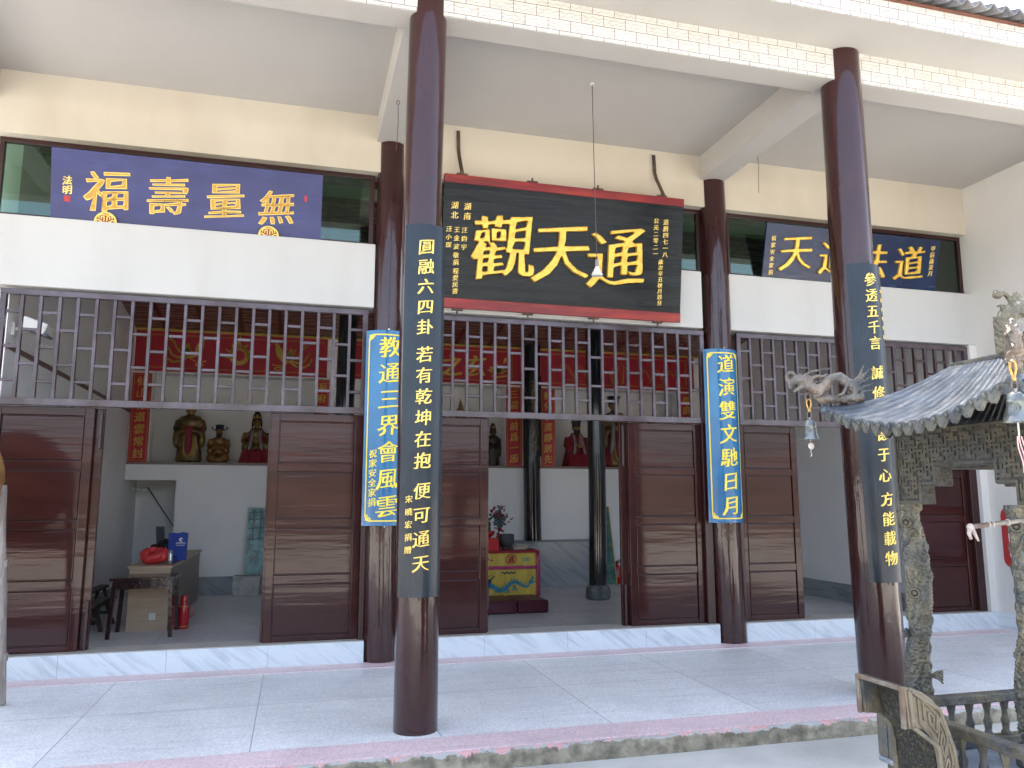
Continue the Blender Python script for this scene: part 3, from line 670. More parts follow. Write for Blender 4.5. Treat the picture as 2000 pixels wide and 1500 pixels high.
# --- navy board over the right doors
fn, h = plane_fn(4.27, .045, 4.024, -.11, 4.635); W = 2.415
B = thing('name_board', 'glossy navy board with solid gold brush characters partly hidden behind right front column', 'sign', (5.48, .05, 4.024), 'carved name boards')
board(fn, W, h, .03, BOARDNAVY, B)
characters((('天', .405, .325, .45), ('通', .93, .315, .44), ('法', 1.46, .29, .44), ('道', 1.985, .315, .44)), fn, GOLD, B, False, rm=.0062, fat=-.004, depth=.09, lift=-.010)
m = MB(); characters(column_text('祝家安全家捐', .105, .46, .07, .062)+column_text('甲辰歲夏月', 2.315, .52, .22, .07), fn, GOLDTXT, B, name='small_character', fat=-.004, depth=.04)

# --- curved couplet plaques on the columns
def arc_fn(cx, cy, rad, lean=0, zref=0):
    def fn(u, v, w=0):
        a = u/rad; return Vector((cx+lean*(v-zref)+(rad+w)*sin(a), cy-(rad+w)*cos(a), v))
    return fn
def curved(fn, hw, z0, z1, t, mat, parent, n=18, name='board', jag=0):
    m = MB(); P = [(-hw+2*hw*i/n) for i in range(n+1)]
    A = [[m.bm.verts.new(fn(u, z, w_)) for u in P] for z, w_ in ((z0, 0), (z1, 0), (z1, -t), (z0, -t))]
    for a, b in zip(A, A[1:]+A[:1]):
        for i in range(n): m.bm.faces.new((a[i], a[i+1], b[i+1], b[i]))
    for k in (0, n): m.bm.faces.new([r[k] for r in A])
    o = obj(name, m, mat, parent)
    for p in o.data.polygons: p.use_smooth = True
    o.data.set_sharp_from_angle(angle=R(40)); return o
def blue_plaque(cx, text, small, label):
    T = thing('couplet_plaque', label, 'plaque', (cx, -.1, 1.25), 'carved couplet plaques on columns')
    rad = .275; cy = -.115+rad; fn = arc_fn(cx, cy, rad); hw = .235; z0, z1 = 1.252, 3.13
    curved(fn, hw, z0, z1, .022, PLQBLUE, T)
    m = MB(); b = hw-.043; zz0, zz1 = z0+.045, z1-.045; c = .035
    pts = []
    for i in range(13): pts.append((-b+c+(2*b-2*c)*i/12, zz0))
    def loop(b, z0_, z1_):
        P = [(-b+c+(2*b-2*c)*i/10, z0_) for i in range(11)]+[(b, z0_+c), (b, z1_-c)]+[(b-c-(2*b-2*c)*i/10, z1_) for i in range(11)]+[(-b, z1_-c), (-b, z0_+c)]
        return P+P[:1]
    P = loop(b, zz0, zz1)
    for a_, b_ in zip(P, P[1:]): m.ribbon([a_, b_], .0065, fn, .002)
    for sx in (-1, 1):
        for sz, zc in ((1, zz0), (-1, zz1)):
            for k in range(4):
                u0 = sx*(b-.012-.011*k); v0 = zc+sz*(.012+.011*(3-k))
                q = [(u0+.012*cos(t_/8*5.2+k), v0+.012*sin(t_/8*5.2+k)) for t_ in range(9)]; m.ribbon(q, .0045, fn, .0025)
            m.prism([(sx*b, zc), (sx*(b-.05), zc), (sx*b, zc+sz*.05)], fn, .0, .0015)
    obj('border', m, YEL, T, recalc=True)
    characters(column_text(text, .018, z1-.165, z0+.185, .215), fn, YEL, T, fat=-.004, depth=.03, bend=True, lift=.0015)
    if small:
        m = MB(); characters(column_text(small, -.125, 1.93, 1.47, .082), fn, YEL, T, name='small_character', fat=-.002, depth=.03, bend=True, lift=.0015)
    m = MB(); m.ell(fn(0, z1+.012, -.01), (.012,.012,.012), 8, 6); m.ell(fn(0, z0-.01, -.01), (.01,.01,.01), 8, 6); obj('nail', m, STEEL, T); return T
blue_plaque(.0, '教通三界會風雲', '祝家安全家捐', 'bright blue curved plaque with yellow characters half hidden behind left front column')
blue_plaque(3.652, '道演雙文馳日月', '', 'bright blue curved plaque with yellow characters in full view on right inner column')
def dark_plaque(cx0, lean, rad, groups, small, label, side):
    T = thing('couplet_plaque', label, 'plaque', (cx0, -2.4, .86), 'carved couplet plaques on columns')
    z0, z1 = .865, 3.40; fn = arc_fn(cx0, -2.254, rad, lean, z0); hw = rad*.86
    curved(fn, hw, z0, z1, .018, PLQDARK, T)
    for txt, a, b in groups: characters(column_text(txt, .0, a, b, .116), fn, GOLDTXT, T, fat=-.003, depth=.03, bend=True, lift=.0025)
    m = MB(); txt, u, a, b, s = small; characters(column_text(txt, u, a, b, s), fn, GOLDTXT, T, name='small_character', fat=.0, depth=.03, bend=True, lift=.0025)
    m = MB(); m.ell(fn(0, z1+.01, -.006), (.008,.008,.018), 8, 6); m.ell(fn(0, z0-.01, -.006), (.008,.008,.015), 8, 6); obj('nail', m, IRON, T)
dark_plaque(-.012, .0028, .184, [('圓融六四卦', 3.235, 2.665), ('若有乾坤在抱', 2.475, 1.755), ('便可通天', 1.555, 1.085)], ('宋曉宏捐贈', -.085, 1.50, 1.17, .052), 'dark slate curved plaque with gold characters on left front column', 0)
dark_plaque(3.640, -.0105, .210, [('參透五千言', 3.265, 2.74), ('誠修道德于心', 2.50, 1.685), ('方能載物', 1.50, 1.05)], ('郭陽郭寶德敬', .120, 3.18, 2.80, .035), 'dark slate curved plaque with gold characters on right front column behind bronze burner', 1)

# ================================================================== HANGING LAMP, WIRES
T = thing('pendant_lamp', 'bare white bulb lamp hanging on a long cord before the black board', 'lamp', (1.747, -1.2, 3.5))
m = MB(); m.tube([(1.728,-1.2,5.387),(1.735,-1.2,4.6),(1.747,-1.2,3.66)], .004, 6); obj('cord', m, CORD, T)
m = MB(); m.lathe([(.004,.155),(.016,.15),(.018,.10),(.016,.085)], (1.747,-1.2,3.505), 14); obj('lamp_holder', m, GREYMETAL, T, smooth=True)
m = MB(); m.lathe([(.018,.085),(.022,.07),(.048,.02),(.052,.008),(.046,.0),(.0001,-.004)], (1.747,-1.2,3.505), 20); obj('bulb', m, BULBGL, T, smooth=True)
m = MB(); m.lathe([(.02,0),(.02,.02),(.004,.03)], (1.728,-1.2,5.357), 12); obj('ceiling_rose', m, WHITEPL, T)
T = thing('hanging_wire', 'short bare wire with a ring under the ceiling beam beside left front column', 'wire', (-.05, -.9, 5.1), 'loose wires under the ceiling')
m = MB(); m.tube([(-.05+.014*sin(a), -.9, 5.085+.018*cos(a)) for a in [2*pi*i/12 for i in range(12)]], .003, 5, closed=True); obj('ring', m, IRON, T)
m = MB(); m.tube([(-.05,-.9,5.068),(-.045,-.9,4.9),(-.05,-.9,4.75),(-.058,-.9,4.62)], .0032, 5); obj('strand', m, IRON, T)
T = thing('hanging_wire', 'thin wavy wire hanging from the ceiling above the navy board', 'wire', (3.998, -.39, 5.387), 'loose wires under the ceiling')
m = MB(); m.tube([(3.998,-.39,5.387),(4.006,-.39,5.33),(3.995,-.39,5.32),(4.01,-.39,5.15),(4.0,-.39,5.0),(3.996,-.39,4.85)], .0032, 5); obj('strand', m, IRON, T)
m = MB(); m.ell((4.0,-.39,5.365), (.012,.012,.016), 8, 6); obj('ring', m, IRON, T)
# ================================================================== INSIDE: BANNERS AND COUPLETS
def wall_fn(x0, z0, y=5.885):
    return lambda u, v, w=0: Vector((x0+u, y-w, z0+v))
def sheet(fn, w_, h_, mat, par, name='sheet', t=.006):
    m = MB(); m.prism([(0,0),(w_,0),(w_,h_),(0,h_)], fn, -t, 0); return obj(name, m, mat, par)
def frame_lines(m, fn, w_, h_, ins, wd):
    P = [(ins,ins),(w_-ins,ins),(w_-ins,h_-ins),(ins,h_-ins)]
    for a, b in zip(P, P[1:]+P[:1]): m.ribbon([a, b], wd, fn, .002)
def banner(x0, x1, label):
    T = thing('wall_banner', label, 'banner', ((x0+x1)/2, 5.885, 3.54), 'red banners over the niches')
    fn = wall_fn(x0, 3.54); sheet(fn, x1-x0, .66, REDPAPER, T)
    m = MB(); L_ = x1-x0
    for v in (.065, .60): m.ribbon([(.03, v), (L_-.03, v)], .007, fn, .002)
    for u in (.16, .185, L_-.16, L_-.185): m.ribbon([(u, .10), (u, .57)], .005, fn, .002)
    obj('border', m, pm('banner_line', (.45,.20,.05), .5), T); return T, fn
def phoenix(m, fn, cx, cy, s, d):
    f = lambda u, v, w=0: fn(cx+d*s*u, cy+s*v, w)
    R_ = lambda pts, wd: m.ribbon(pts, wd, f, .003)
    R_([(.30,.26),(.36,.30),(.33,.22),(.30,.12),(.27,.02),(.20,-.10),(.05,-.17),(-.08,-.15)], lambda t: .03+.075*sin(pi*min(1, t*1.15)))
    R_([(.33,.26),(.42,.25)], lambda t: .018*(1-t)+.004); R_([(.33,.30),(.38,.36),(.45,.36)], .016); R_([(.32,.29),(.30,.37)], .014)
    for k in range(5):                                    # wing feathers
        R_([(.10-.03*k,-.05), (.02-.05*k, .10+.03*k), (-.02-.015*k, .26-.02*k)], lambda t: .026*(1-t)+.006)
    for ph, pts in enumerate(([(-.05,-.1),(-.25,-.02),(-.34,.10),(-.42,.28),(-.55,.36)], [(-.05,-.14),(-.28,-.20),(-.45,-.12),(-.52,.02),(-.62,.14)], [(-.02,-.17),(-.2,-.30),(-.42,-.34),(-.60,-.22),(-.66,-.05)])):
        R_(pts, lambda t: .030+.014*sin(t*25))
        for a, b in zip(pts[1:], pts[2:]):                # barbs along the tail plumes
            for q in (.2, .6): 
                p = (a[0]+(b[0]-a[0])*q, a[1]+(b[1]-a[1])*q); R_([p, (p[0]-.05, p[1]+.03)], lambda t: .02*(1-t)+.004); R_([p, (p[0]+.02, p[1]+.05)], lambda t: .02*(1-t)+.004)
    R_([(.05,-.2),(.20,-.30),(.40,-.30),(.5,-.26)], .014); R_([(.2,-.38),(.32,-.34),(.44,-.40),(.32,-.44),(.2,-.40)], .02)
T, fn = banner(-3.385, -.38, 'red banner with gold phoenix pair facing a flaming sun, behind the left lattice')
for a_ in ((.80, .345, .55, 1), (2.385, .335, .55, -1)): m = MB(); phoenix(m, fn, *a_); obj('phoenix', m, BGOLD, T)
m = MB(); cx, cy = 1.585, .31
m.ribbon([(cx+.125*cos(a), cy+.125*sin(a)) for a in [2*pi*i/28 for i in range(29)]], .035, fn, .003)
for i in range(13):
    a = pi*(-.05+1.1*i/12); l = .36 if i == 6 else (.24 if i % 2 == 0 else .17)
    m.ribbon([(cx+.14*cos(a), cy+.14*sin(a)), (cx+(l*.7)*cos(a+.06), cy+(l*.7)*sin(a+.06)), (cx+l*cos(a-.03), cy+l*sin(a-.03))], lambda t: .03*(1-t)+.003, fn, .003)
obj('flaming_sun', m, BGOLD, T)
T, fn = banner(-.1, 3.05, 'red banner lettered with gold characters and a lotus flower, behind the middle lattice')
m = MB(); pass
characters([('玄', .70, .31, .42), ('又', 1.20, .31, .42), ('之', 1.87, .31, .42), ('玄', 2.30, .31, .42)], fn, BGOLD, T, fat=.012, depth=.008)
m = MB()
for k in range(7):
    a = R(20+23*k); m.ribbon([(2.70, .20), (2.70+.10*cos(a), .20+.10*sin(a)), (2.70+.19*cos(a), .20+.17*sin(a))], lambda t: .004+.035*sin(pi*t), fn, .003)
m.ribbon([(2.60,.15),(2.72,.13),(2.88,.16)], .014, fn, .003); m.ribbon([(2.82,.38),(2.86,.46),(2.92,.50)], lambda t: .004+.03*sin(pi*t), fn, .003); m.ribbon([(2.86,.40),(2.95,.43)], lambda t: .004+.022*sin(pi*t), fn, .003)
obj('lotus', m, BGOLD, T)
T, fn = banner(3.42, 6.52, 'red banner with thin gold dragon outlines, behind the right part of the middle lattice')
def linedragon(m, fn, cx, cy, s, d):
    f = lambda u, v, w=0: fn(cx+d*s*u, cy+s*v, w)
    P = [(-.62+1.2*i/26, .16*sin(i*.55)+.02) for i in range(27)]
    for off in (.055, -.055): m.ribbon([(p[0], p[1]+off) for p in P], .011, f, .003)
    for p in P[::2]: m.ribbon([(p[0], p[1]-.05), (p[0]+.03, p[1]+.05)], .008, f, .003)
    m.ribbon([(.56,.1),(.66,.2),(.78,.16),(.84,.06),(.72,.0),(.62,.02)], .014, f, .003); m.ribbon([(.66,.2),(.60,.32)], .012, f, .003); m.ribbon([(.7,.2),(.70,.32)], .012, f, .003)
    for x in (-.3, .25):
        m.ribbon([(x,-.08),(x+.08,-.22),(x+.02,-.30)], .014, f, .003); m.ribbon([(x+.08,-.22),(x+.16,-.28)], .01, f, .003)
    m.ribbon([(-.62,.02),(-.74,.14),(-.70,.26)], .012, f, .003); m.ribbon([(-.5,-.32),(-.3,-.36),(-.1,-.32),(.1,-.38)], .01, f, .003)
DIMG = pm('banner_dim_gold', (.45,.20,.04), .5)
for a_ in ((.75, .30, .50, 1), (2.35, .28, .50, -1)): m = MB(); linedragon(m, fn, *a_); obj('dragon_outline', m, DIMG, T)
m = MB()
for k in (-1, 0, 1): m.ribbon([(1.52+.10*k, .10), (1.50+.13*k, .28), (1.55+.10*k, .42), (1.52+.06*k, .52)], lambda t: .014*(1-t)+.004, fn, .003)
obj('flame_outline', m, DIMG, T)
def couplet(x0, x1, text, label, top=3.50):
    T = thing('couplet_strip', label, 'couplet', ((x0+x1)/2, 5.86, 2.08), 'red paper couplets beside the niches')
    fn = wall_fn(x0, 2.075, 5.862); h_ = top-2.075; sheet(fn, x1-x0, h_, REDPAPER2, T)
    m = MB(); frame_lines(m, fn, x1-x0, h_, .025, .005); obj('border', m, pm('banner_line', (.45,.20,.05)), T)
    m = MB(); write(m, column_text(text, (x1-x0)/2, h_-.13, .14, .165), fn, fat=.004, depth=.012); obj('lettering', m, BGOLD, T)
couplet(-3.385, -3.10, '仙山有道雲常封', 'red couplet strip at the left end of the niche, beside the standing robed statue')
couplet(-.57, -.335, '洞府無塵月自明', 'red couplet strip seen through the right part of left lattice beside a black pillar')
couplet(2.765, 3.06, '三混元前爲一炁', 'red couplet strip immediately left of the lettered black pillar behind the altar')
couplet(3.42, 3.685, '教化以清靜居先', 'red couplet strip immediately right of the lettered black pillar behind the altar')
couplet(6.20, 6.46, '普度濟生群有靈', 'red couplet strip seen behind the right end of the middle lattice')
# black plaques on the inner pillars
def inner_plaque(cx, cy, text, label, z0, z1, framed):
    T = thing('couplet_plaque', label, 'plaque', (cx, cy-.17, z0), 'black plaques on inner pillars')
    fn = arc_fn(cx, cy, .172); curved(fn, .165, z0, z1, .014, pm('plaque_black', (.008,.010,.014), .25, coat=.4), T)
    m = MB(); write(m, column_text(text, 0, z1-.15, z0+.14, .15), fn, fat=.006, depth=.012, bend=True); obj('lettering', m, pm('dim_gilt', (.16,.105,.03), .5), T)
    if framed:
        m = MB(); frame_lines(m, lambda u, v, w=0: fn(u-.15, v+z0, w), .30, z1-z0, .02, .005); obj('border', m, pm('dim_gilt2', (.30,.24,.08), .5), T)
inner_plaque(3.22, 5.76, '通靈朝帝由山川并奉', 'black curved plaque with dull gold characters on the pillar behind the altar', 2.25, 3.68, False)

# ================================================================== STATUES
def statue(label, x, y, z, h, seated, robe, hat, cape=None, sash=None, beard=False, face=FACEGOLD, scarf=False, tablet=False, wide=1.0):
    T = thing('deity_statue', label, 'statue', (x, y, z), 'statues on the niche shelf')
    P = lambda a, b, c: (x+a*h*wide, y+b*h, z+c*h)
    Q = lambda a, b, c: (a*h*wide, b*h, c*h)
    m = MB()
    if seated:
        m.ell(P(0,-.02,.12), Q(.25,.20,.13)); m.ell(P(.17,-.13,.13), Q(.11,.12,.12)); m.ell(P(-.17,-.13,.13), Q(.11,.12,.12)); m.ell(P(0,-.16,.07), Q(.18,.10,.08))
        m.ell(P(0,.0,.38), Q(.155,.12,.26)); m.ell(P(0,.0,.58), Q(.19,.11,.10)); m.ell(P(0,0,.68), Q(.065,.06,.09))
        for s in (-1, 1):
            m.tube([P(s*.19,0,.60), P(s*.235,-.03,.44), P(s*.17,-.12,.36), P(s*.04,-.17,.40)], lambda t: h*(.065-.018*t), 10)
            m.ell(P(s*.20,-.08,.32), Q(.07,.09,.12))
        hz, hr = .80, .085
    else:
        m.lathe([(.15*h,0),(.165*h,.04*h),(.15*h,.30*h),(.135*h,.5*h),(.15*h,.64*h),(.165*h,.72*h),(.13*h,.79*h),(.05*h,.82*h),(.05*h,.86*h)], (x,y,z), 24, 1.05*wide, .72, f=lambda a, q: 1+.03*sin(9*a)*max(0, 1-q/h*1.6))
        for s in (-1, 1):
            m.tube([P(s*.15,0,.73), P(s*.185,-.02,.58), P(s*.14,-.10,.51), P(s*.03,-.15,.55)], lambda t: h*(.056-.014*t), 10)
            m.ell(P(s*.165,-.07,.42), Q(.052,.065,.17))
        hz, hr = .915, .076
    obj('robe', m, robe, T, remesh=.022*h)
    m = MB(); m.ell(P(0,-.01,hz), Q(hr*.86,hr*.95,hr*1.22)); m.ell(P(0,-.012-hr*.9,hz-.1*hr), Q(hr*.16,hr*.22,hr*.3), 8, 6); m.ell(P(0,-.01-hr*.35,hz-hr*.75), Q(hr*.55,hr*.5,hr*.45), 10, 7)
    for s in (-1, 1): m.ell(P(s*hr*.88,0,hz-.1*hr), Q(hr*.13,hr*.22,hr*.45), 8, 6)
    obj('head', m, face, T, remesh=.011*h)
    m = MB()
    for s in (-1, 1):
        m.ell(P(s*hr*.36,-.01-hr*.86,hz+.12*hr), Q(hr*.19,hr*.08,hr*.07), 8, 5); m.ell(P(s*hr*.38,-.012-hr*.86,hz+.36*hr), Q(hr*.24,hr*.07,hr*.05), 8, 5)
    m.ell(P(0,-.01-hr*.83,hz-.52*hr), Q(hr*.24,hr*.1,hr*.06), 8, 5); obj('eyes_and_mouth', m, HAIR, T, smooth='all')
    top = hz+hr*.75
    if beard:
        m = MB(); m.ell(P(0,-.01-hr*.85,hz-1.7*hr), Q(hr*.42,hr*.25,hr*1.1), 10, 8)
        for s in (-1, 1): m.ell(P(s*hr*.35,-.01-hr*.82,hz-.62*hr), Q(hr*.3,hr*.16,hr*.16), 8, 6); m.ell(P(s*hr*.6,-.01-hr*.5,hz-.9*hr), Q(hr*.25,hr*.3,hr*.6), 8, 6)
        obj('beard', m, HAIR, T, smooth='all')
    m = MB()
    if hat == 'court':
        m.lathe([(hr*1.0*h,0),(hr*1.02*h,hr*.6*h),(hr*.9*h,hr*.62*h),(hr*1.0*h,hr*1.75*h),(0.0001,hr*1.78*h)], P(0,.01,top-.4*hr), 4, wide, .9, f=lambda a, q: 1.2)
        for s in (-1, 1):
            m.tube([P(s*hr*.8,.03,top), P(s*hr*1.5,.03,top-.02), P(s*hr*2.0,.03,top+.10*hr), P(s*hr*2.25,.03,top+.5*hr), P(s*hr*2.0,.03,top+.75*hr), P(s*hr*1.8,.03,top+.5*hr)], hr*.17*h, 7)
        obj('court_hat', m, HATBLUE, T, smooth=True)
    elif hat == 'crown':
        m.lathe([(hr*.95*h,-.1*h*hr),(hr*1.08*h,hr*.4*h),(hr*.9*h,hr*1.3*h),(hr*.45*h,hr*2.2*h),(.0001,hr*2.3*h)], P(0,.01,top-.2*hr), 14, wide, 1)
        for s in (-1, 1): m.ell(P(s*hr*1.0,0,hz-.2*hr), Q(hr*.2,hr*.5,hr*1.0), 8, 7)
        obj('crown', m, HAIR, T, smooth=True)
        m = MB(); m.ell(P(0,-.01-hr*.75,top+.75*hr), Q(hr*.38,hr*.25,hr*.5), 10, 7)
        for k in (-1, 1): m.ell(P(k*hr*.6,-.01-hr*.6,top+.5*hr), Q(hr*.2,hr*.2,hr*.3), 8, 6)
        obj('crown_ornament', m, GOLDDK, T, smooth='all')
    elif hat == 'flat':
        m.lathe([(hr*1.0*h,-.2*h*hr),(hr*1.05*h,hr*.9*h),(hr*1.25*h,hr*.95*h),(hr*1.25*h,hr*1.35*h),(.0001,hr*1.36*h)], P(0,.0,top-.3*hr), 16, wide, 1); m.ell(P(0,.02,hz+.2*hr), Q(hr*1.0,hr*.9,hr*.9)); obj('flat_crown', m, HAIR, T, smooth=True)
    elif hat == 'cap':
        m.ell(P(0,.005,top), Q(hr*1.05,hr*1.05,hr*1.0), 14, 8); m.ell(P(0,.01,hz), Q(hr*1.0,hr*.7,hr*1.1), 12, 8); obj('cap', m, ROBERED, T, smooth='all')
    elif hat == 'knot':
        m.ell(P(0,.005,top-.1), Q(hr*1.0,hr*1.0,hr*.7)); m.ell(P(0,.0,top+.55*hr), Q(hr*.42,hr*.42,hr*.45)); m.lathe([(hr*.3*h,0),(hr*.25*h,hr*.5*h),(.0001,hr*1.3*h)], P(0,0,top+.7*hr), 10); obj('top_knot', m, face, T, smooth='all')
    if cape:
        m = MB(); zs, r0 = ((.70, .10), .30) if seated else ((.80, .08), .24)
        def cf(u, v):
            a = R(-60)+R(300)*u; q = v**.75; rr = (zs[1]+(r0-zs[1])*q)*(1+.035*sin(14*a)*v); zz = zs[0]*(1-v)+.0
            if not seated: rr *= 1
            return (x+rr*1.05*h*wide*cos(a+0*pi), y+(.0+rr*.78*sin(a))*h+.0, z+zz*h)
        m.grid(40, 12, cf); obj('cape', m, cape, T, smooth='all', solid=.02*h)
        if seated:
            m = MB(); m.grid(20, 8, lambda u, v: (x+(u-.5)*.56*h*wide*(.75+.25*v), y-(.20+.10*v+.02*sin(u*22))*h, z+(.27*(1-v))*h)); obj('lap_cloth', m, cape, T, smooth='all', solid=.02*h)
    if sash:
        m = MB()
        m.prism([(-.05,.62),(.05,.62),(.055,.54),(.045,.52),(.04,.20),(.0,.13),(-.04,.20),(-.045,.52),(-.055,.54)], lambda u, v, w: P(u, -.125-.05*sin(pi*min(1,(v-.1)/.6))-w, v), .0, .02); obj('sash', m, sash, T, bevel=.004)
        m = MB(); m.tube([P(.055,-.15,.50), P(.06,-.165,.25), P(.045,-.165,.13), P(0,-.165,.09), P(-.045,-.165,.13), P(-.06,-.165,.25), P(-.055,-.15,.50)], .012*h, 7); obj('sash_border', m, GOLDDK, T, smooth='all')
    if scarf:
        m = MB()
        for s in (-1, 1): m.tube([P(s*.08,-.08,.66 if seated else .80), P(s*.075,-.17,.48 if seated else .60), P(s*.10,-.20,.34 if seated else .42), P(s*.13,-.20,.22 if seated else .2)], lambda t: (.030*h, .012*h), 8)
        obj('scarf', m, GREYSILK, T, smooth='all')
        m = MB(); m.ell(P(0,-.20 if seated else -.17,.43 if seated else .56), Q(.06,.04,.045)); 
        for s in (-1, 1):
            for k in range(4): m.tube([P(s*.05,-.20,.40+.018*k) if seated else P(s*.035,-.17,.54+.012*k), P(s*.02,-.235,.405+.018*k) if seated else P(s*.012,-.195,.545+.012*k), P(-s*.01,-.235,.40+.018*k) if seated else P(-s*.01,-.195,.54+.012*k)], .010*h, 6)
        obj('hands', m, GOLD if False else FACEGOLD, T, smooth='all')
    if tablet:
        zt = .50 if seated else .60
        m = MB(); m.obox(P(0,-.235 if seated else -.20, zt+.06), (1,0,0), (0,1,.15), (0,-.15,1), .026*h, .006*h, .12*h); obj('tablet', m, pm('tablet_wood', (.26,.08,.05), .4), T, bevel=.003)
    return T
ZS = 2.086
statue('tall standing gilt statue with red sash and cap, leftmost on the niche shelf', -2.54, 6.28, ZS, .97, False, ROBEGOLD, 'cap', sash=ROBERED, wide=1.22)
statue('seated gilt statue in a blue black hat with curled side wings, next to standing statue', -2.08, 6.28, ZS, .66, True, pm('statue_brown_gold', (.22,.115,.035), .38, .3, 8, .2, 14, metal=.4), 'court', beard=True)
statue('seated crowned statue in a dark red cape beside left doorway panel', -1.49, 6.30, ZS, .86, True, ROBEGOLD, 'crown', cape=ROBERED, scarf=True)
statue('small dark standing statue beside the red couplet left of altar pillar', 2.62, 6.25, ZS, .70, False, ROBEDK, 'crown', face=pm('statue_bronze', (.12,.06,.03), .4, metal=.4))
statue('gilt statue with pointed top knot, only its head seen through middle lattice', 2.07, 6.55, ZS, 1.22, True, ROBEGOLD, 'knot')
statue('seated dark faced statue in red cape holding a red tablet, right of the altar pillar', 4.25, 6.30, ZS, .92, True, ROBERED, 'flat', cape=ROBERED, beard=True, scarf=True, tablet=True)
statue('tall standing statue with dark crown and grey scarf behind the free black pillar', 5.02, 6.30, ZS, 1.30, False, ROBEGOLD, 'flat', cape=ROBERED, scarf=True, tablet=True, sash=ROBERED)
statue('statue in a dark pointed hat, only the hat tip seen through the lattice, rightmost', 5.78, 6.30, ZS, .92, True, ROBEDK, 'crown')

# ================================================================== ALTAR
T = thing('altar_table', 'wooden altar table covered by a yellow silk cloth behind the middle doorway', 'table', (1.85, 4.75, 0))
m = MB(); m.box(.80, 2.895, 4.39, 5.15, .655, .695); obj('table_top', m, DARKWOOD, T, bevel=.005)
for a in (.84, 2.80):
    for b in (4.43, 5.06): m = MB(); m.box(a, a+.06, b, b+.06, 0, .655); obj('leg', m, DARKWOOD, T)
T = thing('altar_cloth', 'yellow silk altar cloth with pink bands and an embroidered dragon, hanging before the altar table', 'cloth', (1.85, 4.37, .02))
yf = lambda u, v, w=0: Vector((u, 4.365-w+.010*sin(u*17+v*3)+.006*sin(u*31-v*9)+.03*(.7-v)*0, v))
def drape(a, b, z0, z1, off, mat, name):
    m = MB(); m.grid(int((b-a)*26)+2, 8, lambda u, v: yf(a+(b-a)*u, z0+(z1-z0)*v, off)); return obj(name, m, mat, T, smooth='all', solid=.004)
drape(.80, 2.86, .015, .45, .0, YELLOWSILK, 'skirt'); drape(.80, 2.86, .445, .675, .012, YELLOWSILK, 'valance'); drape(.80, 2.86, .428, .478, .022, PINKSILK, 'band'); drape(2.855, 2.915, .012, .675, .014, PINKSILK, 'side_border')
m = MB(); m.box(.80, 2.905, 4.345, 5.16, .6955, .708); m.box(.80, 2.905, 4.335, 4.352, .672, .708); obj('table_runner', m, REDCLOTH, T)
m = MB(); P = [(1.98+.70*i/30, .185+.050*sin(i*.36+.9)+.08*(i/30)) for i in range(31)]
m.ribbon([(p[0]+.06, p[1]-.05) for p in P], lambda t: .036*(1-.6*t), yf, .028)
for x0, z0 in ((2.22,.10),(2.5,.13),(2.38,.10)):
    for k in (-1, 0, 1): m.ribbon([(x0,z0+.06),(x0+.03*k,z0),(x0+.045*k,z0-.025)], .008, yf, .028)
m.ribbon([(2.74,.21),(2.80,.30),(2.76,.34)], lambda t: .02*(1-t)+.004, yf, .028); m.ribbon([(2.74,.21),(2.84,.24)], lambda t: .02*(1-t)+.004, yf, .028)
for p in P[::2]: m.ribbon([(p[0]+.06, p[1]-.03), (p[0]+.045, p[1]+.012)], .006, yf, .028)
obj('embroidered_dragon', m, TEALTHREAD, T)
m = MB(); m.ribbon([(2.12,.24),(2.06,.27),(1.99,.25),(1.96,.21),(2.02,.19),(2.10,.19)], .03, yf, .03)
for k in range(4): m.ribbon([(2.10,.26),(2.13+.02*k,.30+.01*k)], .006, yf, .03)
m.ribbon([(2.0,.28),(2.12,.34),(2.17,.33)], .004, yf, .03)
m.ribbon([(2.30+.02*i, .375+.012*sin(i*1.9)) for i in range(12)], .010, yf, .028)
obj('dragon_head', m, NAVYTHREAD, T)
m = MB()
for i in range(18):
    a = 2*pi*i/17; q = 2*pi*(i+1)/17
    m.ribbon([(2.445+.085*cos(a), .577+.072*sin(a)), (2.445+.085*cos(q), .577+.072*sin(q))], .006, yf, .030)
letter(m, '通', 2.445, .577, .11, yf, fat=.03, depth=.02, lift=.030); obj('seal_emblem', m, SEALRED, T)
m = MB()
m.ribbon([(2.63,.575),(2.66,.60),(2.70,.585),(2.73,.605),(2.76,.58),(2.74,.555),(2.70,.56),(2.66,.55),(2.63,.575)], .007, yf, .03); m.ribbon([(2.68,.578),(2.72,.588)], .01, yf, .03); obj('cloud_emblem', m, pm('cloud_green', (.10,.35,.22), .5), T)
m = MB(); m.ribbon([(2.05,.575),(2.08,.585),(2.12,.57),(2.16,.565)], .008, yf, .03); obj('cloud_emblem', m, PINKSILK, T)
# things standing on the altar
ZA = .7085
T = thing('incense_bowl', 'round dark grey incense bowl on the altar', 'bowl', (2.44, 4.60, ZA))
m = MB(); m.lathe([(.03,.03),(.075,.035),(.112,.08),(.125,.14),(.121,.20),(.118,.245),(.110,.245),(.108,.20),(.05,.19)], (2.44,4.60,ZA), 28); obj('bowl', m, pm('grey_bowl', (.055,.06,.066), .5, .2, 10), T, smooth=True)
m = MB()
for k in range(3): m.lathe([(.014,0),(.012,.04)], (2.44+.06*cos(k*2.1+.5), 4.60+.06*sin(k*2.1+.5), ZA), 8)
obj('feet', m, pm('grey_bowl', (.055,.06,.066)), T)
T = thing('flower_vase', 'red vase of artificial red and blue flowers behind the incense bowl', 'vase', (2.365, 4.86, ZA))
m = MB(); m.lathe([(.03,0),(.045,.03),(.05,.09),(.03,.17),(.018,.22),(.028,.25)], (2.365,4.86,ZA), 16); obj('vase', m, REDGLOSS, T, smooth='all')
m = MB()
